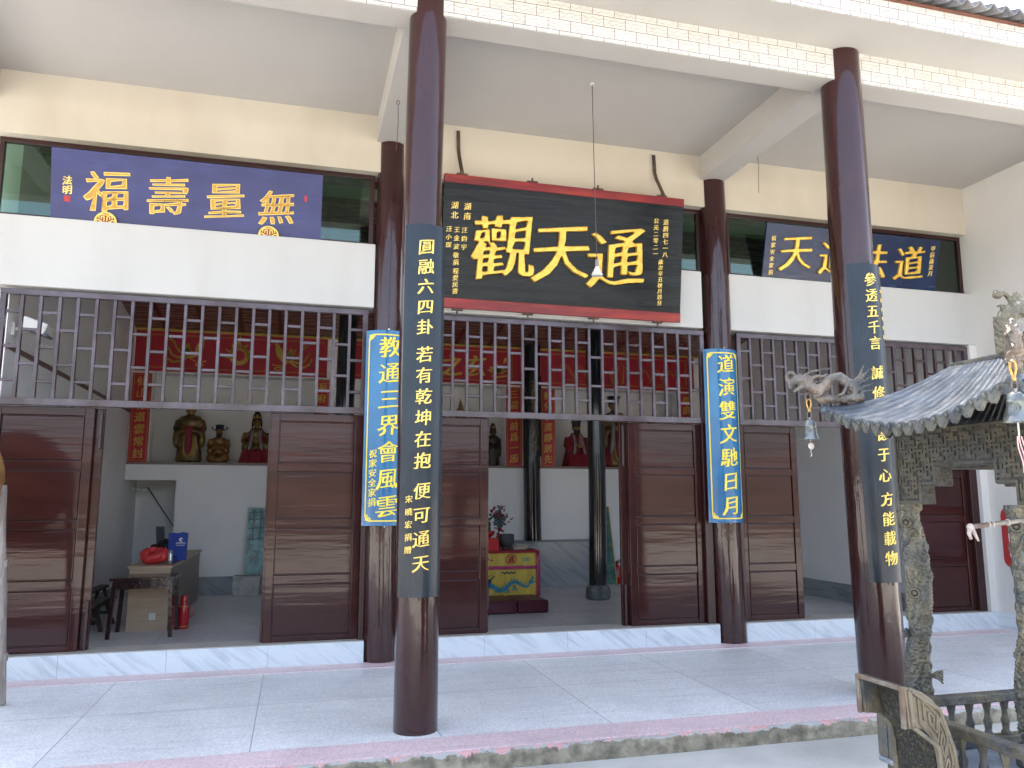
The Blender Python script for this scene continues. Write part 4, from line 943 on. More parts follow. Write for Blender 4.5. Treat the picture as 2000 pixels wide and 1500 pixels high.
for k in range(6):
    a = k*1.05; m.tube([(2.365,4.86,.94),(2.37+.01*k,4.86,1.05),(2.385+.05*cos(a),4.86+.05*sin(a),1.16+.03*k)], .004, 5)
obj('stem', m, LEAF, T)
def petals(mat, n, cz_, spread, name):
    m = MB()
    for i in range(n):
        c = Vector((2.385+random.gauss(0, spread), 4.86+random.gauss(0, spread*.8), cz_+random.gauss(0, .05)))
        rot = Matrix.Rotation(random.uniform(0, 6), 3, Vector((random.random(), random.random(), random.random())).normalized())
        m.ell(c, (.038,.026,.010), 7, 5, rot)
    obj(name, m, mat, T, smooth='all')
petals(PETALB, 46, 1.16, .05, 'blue_petals'); petals(PETALR, 30, 1.24, .06, 'red_petals'); petals(GREYSILK, 14, 1.32, .045, 'pale_petals'); petals(LEAF, 26, 1.20, .075, 'leaves'); petals(PETALR, 8, 1.04, .05, 'red_petals')
T = thing('offering_box', 'bright red box at the left end of the visible altar top', 'box', (2.0, 4.45, ZA))
m = MB(); m.prism([(1.80,ZA),(2.275,ZA),(2.255,.90),(1.80,.90)], lambda u, v, w: (u, w, v), 4.40, 4.52); obj('box_body', m, pm('red_card', (.62,.012,.018), .45, .08), T, bevel=.004)
T = thing('oil_lamp', 'small red oil lamp with a dark figure standing above the red box', 'lamp', (2.20, 4.78, ZA))
m = MB(); m.lathe([(.06,0),(.05,.12),(.02,.16),(.03,.19),(.085,.24),(.09,.29),(.06,.29)], (2.20,4.78,ZA), 16); obj('lamp_cup', m, REDGLOSS, T, smooth='all')
m = MB(); m.lathe([(.015,0),(.03,.02),(.018,.06),(.03,.10),(.012,.14),(.004,.19)], (2.20,4.78,ZA+.29), 10); obj('wick_holder', m, DARK, T, smooth='all')
T = thing('incense_packet', 'pale paper incense packets lying beside the incense bowl on altar', 'packet', (2.68, 4.72, ZA))
m = MB(); m.obox((2.66,4.62,ZA+.022), (1,.1,0), (-.1,1,0), (0,0,1), .10, .035, .022); m.obox((2.76,4.80,ZA+.04), (1,-.2,0), (.2,1,0), (0,0,1), .09, .04, .035); obj('wrapper', m, pm('packet_paper', (.5,.43,.33), .6, .2, 20), T, bevel=.004)
for i, (a, b) in enumerate(((1.30, 2.068), (2.074, 2.505))):
    T = thing('kneeling_cushion', 'dark red kneeling cushion before the altar cloth, %s' % ('half hidden behind a door leaf' if i == 0 else 'the one in full view'), 'cushion', ((a+b)/2, 2.97, 0), 'kneeling cushions before the altar')
    m = MB(); m.box(a, b, 2.64, 3.30, .004, .168); o = obj('cushion', m, CUSH, T, bevel=.022)
    m = MB(); m.tube([(a+.01, 2.642, .145), (b-.01, 2.642, .145)], .006, 6); m.tube([(a+.01, 2.642, .025), (b-.01, 2.642, .025)], .006, 6); obj('piping', m, CUSH, T)
    m = MB(); m.lathe([(.035,0),(.03,.006),(.0001,.008)], ((a+b)/2, 2.97, .168), 12); obj('button', m, pm('cushion_button', (.2,.10,.06), .4), T)
# right back corner
T = thing('fire_extinguisher', 'red fire extinguisher standing on the hall floor right of the free black pillar', 'extinguisher', (4.815, 5.80, 0))
m = MB(); m.lathe([(.058,0),(.064,.01),(.064,.27),(.055,.31),(.025,.335),(.022,.36)], (4.815,5.80,0), 20); obj('cylinder', m, REDGLOSS, T, smooth=True)
m = MB(); m.box(4.79,4.84,5.78,5.82,.355,.385); m.bar((4.80,5.80,.39),(4.90,5.78,.43),.012,.006); m.bar((4.80,5.80,.385),(4.90,5.78,.385),.010,.006); m.tube([(4.80,5.80,.37),(4.73,5.77,.36),(4.735,5.76,.22),(4.745,5.76,.10)], .009, 7); obj('valve', m, DARK, T)
m = MB(); m.grid(8, 1, lambda u, v: (4.815+.0655*sin(-.9+1.2*u), 5.80-.0655*cos(-.9+1.2*u), .12+.12*v)); obj('data_label', m, pm('pale_label', (.42,.20,.19), .5, .3, 60), T)
T = thing('leaning_board', 'narrow dark green board with a gilt edge leaning behind the free black pillar', 'board', (4.55, 5.75, 0))
m = MB(); ln = lambda u, v, w=0: Vector((4.36+u, 5.70+.13*v-w, v+.001))
m.prism([(0,0),(.42,0),(.35,1.37),(.02,1.37)], ln, -.02, 0); obj('panel', m, GREENB, T)
m = MB(); m.ribbon([(.41,.01),(.343,1.36)], .009, ln, .002); m.ribbon([(.02,1.36),(.345,1.36)], .009, ln, .002); obj('gilt_edge', m, BGOLD, T)
m = MB()
for k in range(9): m.ribbon([(.10+.1*sin(k*2.2)+.02*i, .15+.13*k+.02*sin(i*1.3)) for i in range(9)], .008, ln, .002)
obj('scroll_pattern', m, pm('dull_red', (.22,.06,.05), .5), T)

# ================================================================== LEFT ROOM
T = thing('counter', 'long laminate counter with pale end panel and brown sides standing by the left wall', 'counter', (-2.41, 4.0, 0))
m = MB(); m.box(-2.625, -2.20, 2.49, 5.50, .0, .70); obj('body', m, LAMD, T, bevel=.002)
m = MB(); m.box(-2.635, -2.192, 2.472, 2.489, .0, .70); obj('end_panel', m, LAMW, T, bevel=.002)
m = MB(); m.box(-2.655, -2.172, 2.455, 5.53, .7005, .73); obj('counter_top', m, LAMW, T, bevel=.003)
m = MB(); m.box(-2.395, -2.325, 2.464, 2.4715, .12, .20); obj('wall_socket', m, WHITEPL, T, bevel=.003)
T = thing('side_table', 'small dark lacquered table with splayed legs in front of the pale counter end', 'table', (-2.39, 2.25, 0))
m = MB(); m.box(-2.735, -2.075, 1.94, 2.50, .615, .645); obj('table_top', m, DARKWOOD, T, bevel=.004)
m = MB()
for (a, b, c, d) in ((-2.70,-2.11,1.972,1.992),(-2.70,-2.11,2.45,2.47)): m.box(a,b,c,d,.525,.6145)
for x in (-2.705, -2.125): m.box(x, x+.02, 1.992, 2.45, .525, .6145)
obj('apron', m, DARKWOOD, T)
for sx, x in ((-1, -2.685), (1, -2.125)):
    for sy, y in ((-1, 1.985), (1, 2.455)):
        m = MB(); m.bar((x, y, .614), (x+sx*.035, y+sy*.02, .0), .021); obj('leg', m, DARKWOOD, T)
def bench(x, y0, y1, hz, label):
    T = thing('bench', label, 'bench', (x, (y0+y1)/2, 0), 'wooden benches by the left wall')
    m = MB(); m.box(x-.06, x+.06, y0, y1, hz-.035, hz); obj('seat', m, BENCHW, T, bevel=.004)
    for y, s in ((y0+.15, -1), (y1-.15, 1)):
        for sx in (-1, 1):
            m = MB(); m.bar((x+sx*.03, y, hz-.035), (x+sx*.12, y+s*.06, 0), .018); obj('leg', m, BENCHW, T)
        m = MB(); m.bar((x-.075, y+s*.03, .14), (x+.075, y+s*.03, .14), .012, .02); obj('stretcher', m, BENCHW, T)
bench(-3.02, 2.42, 3.25, .31, 'low wooden trestle bench nearer the doorway, lower of the two by the left wall')
bench(-3.22, 3.0, 4.1, .38, 'wooden trestle bench behind the other one, tight against the left wall')
def thermos(x, y, label):
    T = thing('thermos_flask', label, 'flask', (x, y, 0), 'red thermos flasks under the table')
    m = MB(); m.lathe([(.058,0),(.062,.01),(.060,.20),(.052,.25),(.038,.285),(.036,.30)], (x,y,0), 20); obj('body', m, REDGLOSS, T, smooth=True)
    m = MB(); m.lathe([(.038,.30),(.038,.365),(.03,.38),(.0001,.38)], (x,y,0), 16); obj('cap', m, REDGLOSS, T, smooth=True)
    m = MB(); m.lathe([(.0625,.025),(.0632,.03),(.0625,.035)], (x,y,0), 20); m.lathe([(.0525,.248),(.054,.253),(.0515,.258)], (x,y,0), 20); obj('band', m, BRASS, T, smooth='all')
    m = MB(); m.tube([(x+.055,y,.23),(x+.10,y,.24),(x+.105,y,.16),(x+.062,y,.12)], .007, 7); obj('handle', m, REDGLOSS, T, smooth='all')
thermos(-2.03, 2.54, 'red thermos flask with a side handle at the right of the table leg')
thermos(-2.135, 2.58, 'red thermos flask mostly hidden behind the right table legs')
T = thing('plastic_bag', 'crumpled red plastic bag on the counter end', 'bag', (-2.44, 2.8, .731))
m = MB(); m.ell((-2.46,2.80,.80), (.13,.12,.08)); m.ell((-2.36,2.79,.83), (.085,.09,.085)); m.ell((-2.52,2.79,.85), (.07,.07,.07)); m.ell((-2.43,2.80,.89), (.06,.03,.045)); m.ell((-2.30,2.77,.88), (.025,.03,.06))
o = obj('bag_film', m, REDBAG, T, remesh=.014)
tx = bpy.data.textures.new('crumple', 'CLOUDS'); tx.noise_scale = .06; d = o.modifiers.new('crumple', 'DISPLACE'); d.texture = tx; d.strength = .05; d.texture_coords = 'GLOBAL'
T = thing('tote_bag', 'blue carrier bag with white printing standing on the counter', 'bag', (-2.24, 3.3, .731))
m = MB(); bf = lambda u, v, w=0: Vector((-2.35+u, 3.27-w+.01*sin(u*40)*v, .732+v))
m.prism([(0,0),(.215,0),(.222,.335),(.17,.348),(.10,.338),(.0,.345)], bf, -.10, 0); obj('bag_body', m, BLUEBAG, T, bevel=.005)
m = MB()
m.ribbon([(.155+.016*cos(a), .258+.018*sin(a)) for a in [R(20+300*i/14) for i in range(15)]], lambda t: .003+.007*sin(pi*t), bf, .013)
for k in range(9): m.prism([(.095+.0125*k,.212),(.104+.0125*k,.212),(.104+.0125*k,.224),(.095+.0125*k,.224)], bf, .012, .0135)
m.ribbon([(.09,.203),(.21,.203)], .001, bf, .013)
for k in range(9): m.prism([(.10+.011*k,.182),(.107+.011*k,.182),(.107+.011*k,.19),(.10+.011*k,.19)], bf, .012, .0135)
obj('white_print', m, WHITEPL, T)
T = thing('steel_cup', 'slim steel vacuum cup beside the red plastic bag', 'cup', (-2.225, 2.62, .731))
m = MB(); m.lathe([(.026,0),(.028,.004),(.028,.135),(.024,.142)], (-2.225,2.62,.731), 16); obj('body', m, STEEL, T, smooth=True)
m = MB(); m.lathe([(.025,.142),(.025,.168),(.0001,.171)], (-2.225,2.62,.731), 16); obj('lid', m, GREYMETAL, T, smooth=True)
T = thing('blue_packet', 'small crumpled blue packet lying beside the steel cup on the counter', 'packet', (-2.17, 2.75, .731))
m = MB(); m.ell((-2.215,2.95,.775), (.05,.07,.04)); m.ell((-2.23,2.90,.76), (.05,.05,.03)); obj('wrapper', m, BLUEBAG, T, remesh=.012)
T = thing('dark_bag', 'black shoulder bag slumped on the counter behind the red bag', 'bag', (-2.48, 3.75, .731))
m = MB(); m.ell((-2.50,3.75,.83), (.14,.14,.10)); m.ell((-2.42,3.7,.90), (.10,.10,.07)); m.ell((-2.58,3.75,.86), (.06,.1,.06)); obj('bag_body', m, DARK, T, remesh=.016)
m = MB(); m.tube([(-2.55,3.66,.86),(-2.50,3.63,.95),(-2.42,3.61,.985),(-2.36,3.65,.90)], .012, 7); obj('strap', m, DARK, T)
T = thing('flat_screen', 'thin dark screen leaning back on the counter by the left wall', 'screen', (-2.60, 4.3, .731))
m = MB(); sf_ = lambda u, v, w=0: Vector((-2.635+u-.11*v, 4.30+.12*v-w, .7315+v)); m.prism([(0,0),(.13,0),(.125,.40),(.0,.40)], sf_, -.03, 0); obj('casing', m, GREYMETAL, T, bevel=.004)
m = MB(); m.prism([(.012,.012),(.118,.012),(.113,.388),(.012,.388)], sf_, .0005, .003); obj('glass', m, DARK, T)
T = thing('concrete_block', 'rough pale concrete block on the hall floor at the back wall', 'block', (-1.51, 5.72, 0))
m = MB(); m.box(-1.705, -1.31, 5.58, 5.85, .0, .305); bmesh.ops.subdivide_edges(m.bm, edges=m.bm.edges, cuts=6, use_grid_fill=True)
for v in m.bm.verts: v.co += Vector((noise.noise(v.co*9), noise.noise(v.co*9+Vector((5,0,0))), noise.noise(v.co*9+Vector((0,7,0)))))*.010*(1 if v.co.z > .01 else 0)
obj('block', m, BLOCK, T, smooth=True)
T = thing('painted_glass_panel', 'tall teal painted glass panel with a pale frame leaning above the concrete block', 'panel', (-1.42, 5.78, .31))
gf = lambda u, v, w=0: Vector((-1.555+u, 5.76+.11*v-w, .316+v))
m = MB(); m.prism([(0,0),(.285,0),(.30,1.045),(.015,1.045)], gf, -.012, 0); obj('glass', m, TEAL, T)
m = MB()
for a, b in (((0,0),(.015,1.045)), ((.285,0),(.30,1.045)), ((.015,1.04),(.30,1.04))): m.ribbon([a, b], .008, gf, .003)
obj('frame', m, pm('pale_frame', (.42,.44,.36), .5), T)
m = MB()
for v in (.55, .72, .86, .97): m.ribbon([(.03, v), (.28, v+.01)], .008, gf, .002)
for u in (.10, .21): m.ribbon([(u, .52), (u+.005, 1.0)], .007, gf, .002)
obj('painted_lattice', m, pm('dark_teal', (.04,.11,.11), .5), T)
m = MB()
for k in range(7): m.ribbon([(.13+.03*sin(k*2.1)+.02*cos(i), .25+.10*k+.018*sin(i*1.2)) for i in range(7)], .006, gf, .0022)
obj('painted_blossom', m, pm('faded_red', (.33,.16,.13), .5), T)
T = thing('floodlight', 'white floodlight fixed on the left inner wall behind the lattice', 'lamp', (-3.37, .5, 3.05))
m = MB(); m.box(-3.403, -3.38, .40, .50, 3.0, 3.12); m.bar((-3.385,.45,3.06), (-3.28,.42,3.10), .012); obj('bracket', m, WHITEPL, T)
m = MB(); m.obox((-3.20,.40,3.085), (1,0,-.35), (0,1,0), (.35,0,1), .11, .09, .055); obj('housing', m, WHITEPL, T, bevel=.015)
m = MB(); m.obox((-3.175,.40,3.022), (1,0,-.35), (0,1,0), (.35,0,1), .10, .085, .012); obj('lens', m, pm('lens_grey', (.06,.07,.08), .2), T, bevel=.006)
T = thing('wall_lamp', 'small white lamp socket on the wall of the dark recess', 'lamp', (-3.36, 6.6, 1.66))
m = MB(); m.lathe([(.05,0),(.05,.03),(.03,.04)], (0,0,0), 14)
for v in m.bm.verts: v.co = Vector((-3.405+v.co.z, 6.6+v.co.x, 1.66+v.co.y))
m.tube([(-3.37,6.6,1.66),(-3.27,6.58,1.66)], .022, 10); m.ell((-3.22,6.57,1.66), (.05,.042,.042)); obj('socket', m, WHITEPL, T, smooth='all')
T = thing('slack_cable', 'thin black cable hanging slantwise in the dark recess', 'cable', (-3.0, 6.7, 1.3))
m = MB(); m.tube([(-3.20,6.7,1.70),(-3.0,6.69,1.40),(-2.78,6.68,1.08),(-2.62,6.68,.86)], .008, 6); obj('strand', m, DARK, T)

# ================================================================== RIGHT SIDE WALL POSTER
T = thing('wall_notice', 'white notice with a red rounded border on the right side wall behind the burner', 'notice', (7.185, -.55, .7))
nf = lambda u, v, w=0: Vector((7.1885-w, -.145-u, .72+v))
def rrect(a, b, c, d, r): 
    P = []
    for cx, cy, a0 in ((c-r, d-r, 0), (a+r, d-r, 90), (a+r, b+r, 180), (c-r, b+r, 270)):
        P += [(cx+r*cos(R(a0+q)), cy+r*sin(R(a0+q))) for q in (0, 30, 60, 90)]
    return P
m = MB(); m.prism(rrect(0, 0, 1.0, .68, .09), nf, .0, .006); obj('border', m, SEALRED, T)
m = MB(); m.prism(rrect(.09, .085, .91, .60, .06), nf, .0062, .009); obj('sheet', m, pm('notice_white', (.75,.70,.78), .5, .03), T)
m = MB()
for k in range(6): m.ribbon([(.16, .52-.07*k), (.80, .52-.07*k)], .008, nf, .0095)
obj('printed_lines', m, pm('notice_line', (.55,.45,.62), .5), T)

# ================================================================== DRUM AT THE LEFT EDGE
T = thing('drum_stand', 'weathered grey wooden post frame carrying a big drum at left edge', 'stand', (-3.4, -.85, 0.004))
for x in (-2.855, -3.93):
    m = MB(); k = [(x-.074*z+.012*noise.noise(Vector((z*2, x, 0))), -.83+.012*noise.noise(Vector((z*2, 3, x))), z) for z in [.0045+1.60*i/14 for i in range(15)]]; m.tube(k, lambda t: .038-.004*t, 12); obj('post', m, WOODGREY, T, smooth=True)
for z in (.34, 1.02):
    m = MB(); m.bar((-4.0, -.83, z), (-2.81-.074*z, -.83, z), .022, .03); obj('rail', m, WOODGREY, T, bevel=.004)
T = thing('drum', 'large round brown wooden drum on the grey post frame at left edge', 'drum', (-3.40, -.9, 1.1))
m = MB(); rot = Matrix.Rotation(pi/2, 4, 'X')
m.lathe([(.47,-.22),(.50,-.16),(.53,0),(.50,.16),(.47,.22)], (0,0,0), 56)
for v in m.bm.verts: v.co = Vector((-3.48, -.92, 1.645))+(rot @ v.co)
obj('shell', m, DRUMW, T, smooth=True)
m = MB()
for r_ in (.30,): m.tube([(-3.48+r_*cos(a), -1.143, 1.645+r_*sin(a)) for a in [2*pi*i/40 for i in range(40)]], .012, 6, closed=True)
obj('painted_ring', m, pm('drum_ring', (.10,.13,.07), .5), T)
m = MB()
for i in range(44):
    a = 2*pi*i/44; m.ell((-3.48+.487*cos(a), -1.12, 1.645+.487*sin(a)), (.009,.009,.009), 6, 5)
obj('drum_nail', m, BRASS, T, smooth='all')
T = thing('stool_edge', 'pinkish painted board between the drum posts at left edge', 'board', (-3.4, -.78, .95))
m = MB(); m.box(-3.88, -2.97, -.79, -.77, 1.06, 1.20); obj('board', m, pm('faded_pink', (.36,.14,.13), .7, .2), T)

# ================================================================== BRONZE BURNER
BX, BY = 2.20, -5.09
G = thing('incense_burner', 'weathered bronze pavilion burner with curved blue grey roof, dragon pillars and fretwork panels', 'burner', (BX, BY, -.125))
ZD = .54
m = MB(); m.box(1.355, 3.045, -5.78, -4.985, .518, ZD); deckm = m; obj('deck', m, pm('deck_patina', (.22,.25,.29), .4, .3, 8, .4, 30, metal=.15, c2=(.40,.42,.45), ms=6), G, bevel=.008)
m = MB(); m.box(1.375, 3.025, -5.76, -5.005, .36, .5175); obj('deck_skirt', m, BRONZE, G, bevel=.01)
m = MB(); m.prism([(-.80,.36),(.80,.36),(.76,.15),(.60,.02),(-.60,.02),(-.76,.15)], lambda u, v, w: (BX+u, w, v), -5.70, -5.06); obj('vessel', m, BRONZE, G, bevel=.02)
for sx in (-1, 1):
    for y in (-5.60, -5.14):
        m = MB(); x = BX+sx*.62; m.tube([(x, y, .16), (x+sx*.02, y, .05), (x-sx*.01, y, -.06), (x+sx*.02, y, -.123)], lambda t: .075-.03*sin(pi*t*.8), 12); obj('leg', m, BRONZE, G, smooth='all')
# balustrades: rails and turned balusters
def rail(a, b, name='rail'):
    for z, hw in ((.722, .018), (ZD+.02, .018)):
        m = MB(); m.bar((a[0], a[1], z), (b[0], b[1], z), .024, hw); obj(name, m, BRONZE, G, bevel=.006)
    n = max(2, int((Vector(a)-Vector(b)).length/.082))
    for i in range(n):
        t = (i+.5)/n; x, y = a[0]+(b[0]-a[0])*t, a[1]+(b[1]-a[1])*t
        m = MB(); m.lathe([(.017,.036),(.018,.046),(.012,.055),(.014,.075),(.0165,.090),(.011,.108),(.010,.125),(.014,.145),(.018,.165)], (x, y, ZD), 8); obj('baluster', m, BRONZE, G, smooth=True)
    for p in (a, b):
        m = MB(); m.box(p[0]-.026, p[0]+.026, p[1]-.026, p[1]+.026, ZD, .748); obj('rail_post', m, BRONZE, G, bevel=.006)
rail((1.385, -5.01), (3.02, -5.01)); rail((1.385, -5.065), (1.385, -5.75)); rail((1.44, -5.75), (3.02, -5.75))
# ear: a flaring channel with a key-pattern face
oc = [(1.068,.909),(1.102,.903),(1.135,.89),(1.172,.865),(1.201,.832),(1.221,.797),(1.235,.753),(1.244,.706),(1.251,.652),(1.258,.55),(1.262,.40),(1.30,.28),(1.38,.22)]
ic_ = [(1.076,.781),(1.105,.78),(1.136,.775),(1.16,.757),(1.175,.732),(1.184,.696),(1.188,.657),(1.190,.55),(1.192,.36),(1.22,.22),(1.30,.14)]
xz = lambda u, v, w: (u, w, v)
m = MB(); inn = [(u-.012, v-.012) for u, v in oc]; inn[0] = (1.070, .893)
m.prism(oc+inn[::-1], xz, -5.47, -5.275); obj('ear_back_sheet', m, BRONZEDK, G)
m = MB(); web = [(u-.045 if i > 2 else u+.02, v-.05 if i < 6 else v) for i, (u, v) in enumerate(oc)]
m.prism([(u, v) for u, v in inn[2:]]+[(u+.005, v+.0) for u, v in ic_[::-1][:-2]], xz, -5.455, -5.29); obj('ear_core', m, BRONZEDK, G)
for y0, y1, mt in ((-5.482, -5.462, BRONZETAN), (-5.283, -5.262, BRONZE)):
    m = MB(); m.prism(oc+ic_[::-1], xz, y0, y1); obj('ear_face', m, mt, G, bevel=.004)
fx = lambda u, v, w=0: Vector((u, -5.482-w, v))
# key-pattern relief follows the curve of the ear: (s along, q across 0..1)
def pol(P):
    L_ = [0]
    for a, b in zip(P, P[1:]): L_.append(L_[-1]+math.dist(a, b))
    return P, L_
def at(PL, s):
    P, L_ = PL
    for i in range(len(P)-1):
        if s <= L_[i+1]+1e-9: t = (s-L_[i])/(L_[i+1]-L_[i]); return (P[i][0]+(P[i+1][0]-P[i][0])*t, P[i][1]+(P[i+1][1]-P[i][1])*t)
    return P[-1]
PO, PI_ = pol(oc), pol(ic_)
def ear_pt(s, q):
    a = at(PO, s*PO[1][-1]); b = at(PI_, s*PI_[1][-1]); return (b[0]+(a[0]-b[0])*q, b[1]+(a[1]-b[1])*q)
m = MB()
def relief(pts, wd=.0042, h=.007):
    Q = []
    for a, b in zip(pts, pts[1:]):
        for i in range(6): Q.append(ear_pt(a[0]+(b[0]-a[0])*i/6, a[1]+(b[1]-a[1])*i/6))
    Q.append(ear_pt(*pts[-1])); m.tube([fx(u, v, .002) for u, v in Q], (wd*1.1), 6)
relief([(.02,.06),(.02,.94)], .007); relief([(.02,.95),(.99,.95)], .007); relief([(.02,.05),(.99,.05)], .007)
relief([(.055,.84),(.99,.84)], .003); relief([(.055,.16),(.99,.16)], .003); relief([(.055,.16),(.055,.84)], .003)
s0 = .08
for k in range(9):
    a, b = s0+.1*k, s0+.1*k+.085
    relief([(a,.26),(a,.74),(b,.74),(b,.26),(a+.028,.26),(a+.028,.56),(b-.026,.56),(b-.026,.42)], .004)
obj('key_pattern', m, BRONZETAN, G, smooth='all')
m = MB()
for (y0, y1, z0, z1) in ((-5.482,-5.466,.781,.909),(-5.278,-5.262,.781,.909),(-5.466,-5.278,.895,.909)): m.box(1.058, 1.070, y0, y1, z0, z1)
obj('ear_lip', m, RUST, G, bevel=.003)
# dragon pillars
def dragon_pillar(x, y, seed):
    T = MB(); z0, z1 = .60, 1.478; n, k = 46, 150
    def fn(u, v):
        a = 2*pi*u; z = z0+(z1-z0)*v; r = .038
        ph = (a-(z*7.0+seed)) % (2*pi); d = abs(ph-pi)
        body = max(0, 1-(d/1.05)**2); r += .022*math.sqrt(body)
        sc = .5+.5*sin((a*6+z*210))*sin(a*6-z*210); r += .009*sc*(body > 0)
        r += .016*max(0, noise.noise(Vector((cos(a)*2.2+seed, sin(a)*2.2, z*24))))
        if v < .03 or v > .97: r = .050
        return (x+r*cos(a), y+r*sin(a), z)
    T.grid(n, k, fn); bmesh.ops.remove_doubles(T.bm, verts=T.bm.verts, dist=1e-5)
    p = obj('dragon_pillar', T, SCALY, G, smooth='all')
    m = MB(); zb = ZD if y < -5.02 else -.12; m.box(x-.06, x+.06, y-.06, y+.06, zb, .602); obj('pillar_foot', m, BRONZE, p, bevel=.01)
    for z, a0 in ((.93, 3.3), (1.22, .9), (.76, 5.0)):
        m = MB()
        c = Vector((x+.05*cos(a0), y+.05*sin(a0), z)); o_ = Vector((cos(a0), sin(a0), .1))
        for q in (-1, 0, 1, 2): m.tube([c, c+o_*.020+Vector((0,0,.008*q)), c+o_*.036+Vector((-sin(a0)*.006*q, cos(a0)*.006*q, .012*q-.004)), c+o_*.042+Vector((0,0,.012*q-.016))], lambda t: .0085-.005*t, 7)
        obj('dragon_claw', m, BRONZE, p, smooth='all')
    for z, a0 in ((1.40, 3.6), (1.10, 3.9), (.70, 3.4)):
        m = MB()
        c = Vector((x+.046*cos(a0), y+.046*sin(a0), z)); t_ = Vector((-sin(a0), cos(a0), 0))
        m.tube([c+t_*.018*cos(q)+Vector((cos(a0)*.004, sin(a0)*.004, .018*sin(q))) for q in [2*pi*i/16 for i in range(16)]], .006, 6, closed=True); m.ell(c+Vector((cos(a0), sin(a0), 0))*.003, (.011,.011,.011), 8, 6)
        m.tube([c+t_*(.03-.012*i)+Vector((cos(a0)*.004, sin(a0)*.004, -.03-.02*i+.012*sin(i*2))) for i in range(5)], lambda t: .008-.004*t, 6)
        obj('dragon_scroll', m, BRONZE, p, smooth='all')
for x, y in ((1.80, -4.742), (1.80, -5.292), (2.60, -4.742), (2.60, -5.292)): dragon_pillar(x, y, x*3+y)
# fretwork panels under the eaves
PZ1 = 1.80
arch = [(-.372,1.477),(-.372,PZ1),(.372,PZ1),(.372,1.477),(.232,1.477),(.232,1.557),(.142,1.557),(.142,1.634),(-.142,1.634),(-.142,1.557),(-.232,1.557),(-.232,1.477)]
def inside(u, v): 
    if not (-.352 < u < .352 and 1.492 < v < PZ1-.018): return False
    if abs(u) < .142+.012: return v > 1.634+.014
    if abs(u) < .232+.012: return v > 1.557+.014
    return True
def panel(fn, sx):
    m = MB(); m.prism([(u*sx, v) for u, v in arch], fn, -.03, 0); o = obj('fret_panel', m, pm('fret_panel_bronze', (.060,.056,.045), .55, .4, 12, .5, 38, metal=.2, c2=(.042,.044,.044), ms=7), G, bevel=.004)
    m = MB(); c = .0390; g = .0052; hw = .0055; cells = set()
    def bar_(p, q, chk=True):
        if not chk or (inside(*p) and inside(*q)):
            x0, x1 = sorted((p[0], q[0])); z0, z1 = sorted((p[1], q[1]))
            for a_ in range(round((x0-hw+.4)/g), round((x1+hw+.4)/g)):
                for b_ in range(round((z0-hw-1.4)/g), round((z1+hw-1.4)/g)): cells.add((a_, b_))
    for j in range(8):
        v = 1.508+j*c
        for i in range(-9, 10):
            u = i*c; s1 = 1 if (i+j) % 2 else -1
            if (i+j) % 2: P = [((-.5,-.5),(-.5,.1)), ((-.5,.1),(.5,.1)), ((.5,.1),(.5,.5)), ((0,.1),(0,-.45))]
            else: P = [((-.5,.5),(.05,.5)), ((.05,.5),(.05,-.5)), ((.05,-.5),(.5,-.5)), ((.05,0),(-.42,0))]
            for (a, b), (d, e) in P: bar_((u+a*c, v+b*c), (u+d*c, v+e*c))
    E_ = [(-.363,1.486),(-.363,1.792),(.363,1.792),(.363,1.486)]
    for a, b in zip(E_, E_[1:]): bar_(a, b, False)
    I_ = [(.363,1.486),(.241,1.486),(.241,1.566),(.151,1.566),(.151,1.643),(-.151,1.643),(-.151,1.566),(-.241,1.566),(-.241,1.486),(-.363,1.486)]
    for a, b in zip(I_, I_[1:]): bar_(a, b, False)
    VV = {}
    def vx(a_, b_, t_):
        if (a_, b_, t_) not in VV: VV[(a_, b_, t_)] = m.bm.verts.new(fn((a_*g-.4)*sx, b_*g+1.4, .0065 if t_ else -.001))
        return VV[(a_, b_, t_)]
    for a_, b_ in cells:
        m.bm.faces.new((vx(a_,b_,1), vx(a_+1,b_,1), vx(a_+1,b_+1,1), vx(a_,b_+1,1)))
        for (da, db, p, q) in ((-1,0,(0,0),(0,1)), (1,0,(1,0),(1,1)), (0,-1,(0,0),(1,0)), (0,1,(0,1),(1,1))):
            if (a_+da, b_+db) not in cells: m.bm.faces.new((vx(a_+p[0],b_+p[1],0), vx(a_+q[0],b_+q[1],0), vx(a_+q[0],b_+q[1],1), vx(a_+p[0],b_+p[1],1)))
    obj('fret_relief', m, pm('fret_bronze', (.082,.072,.050), .55, .4, 10, .4, 40, metal=.2, c2=(.060,.060,.054), ms=6), o)
panel(lambda u, v, w: (1.766-w, BY+u, v), 1); panel(lambda u, v, w: (BX+u, -5.46-w, v), 1.13); panel(lambda u, v, w: (2.634+w, BY-u, v), 1); panel(lambda u, v, w: (BX-u, -4.72+w, v), 1.13)
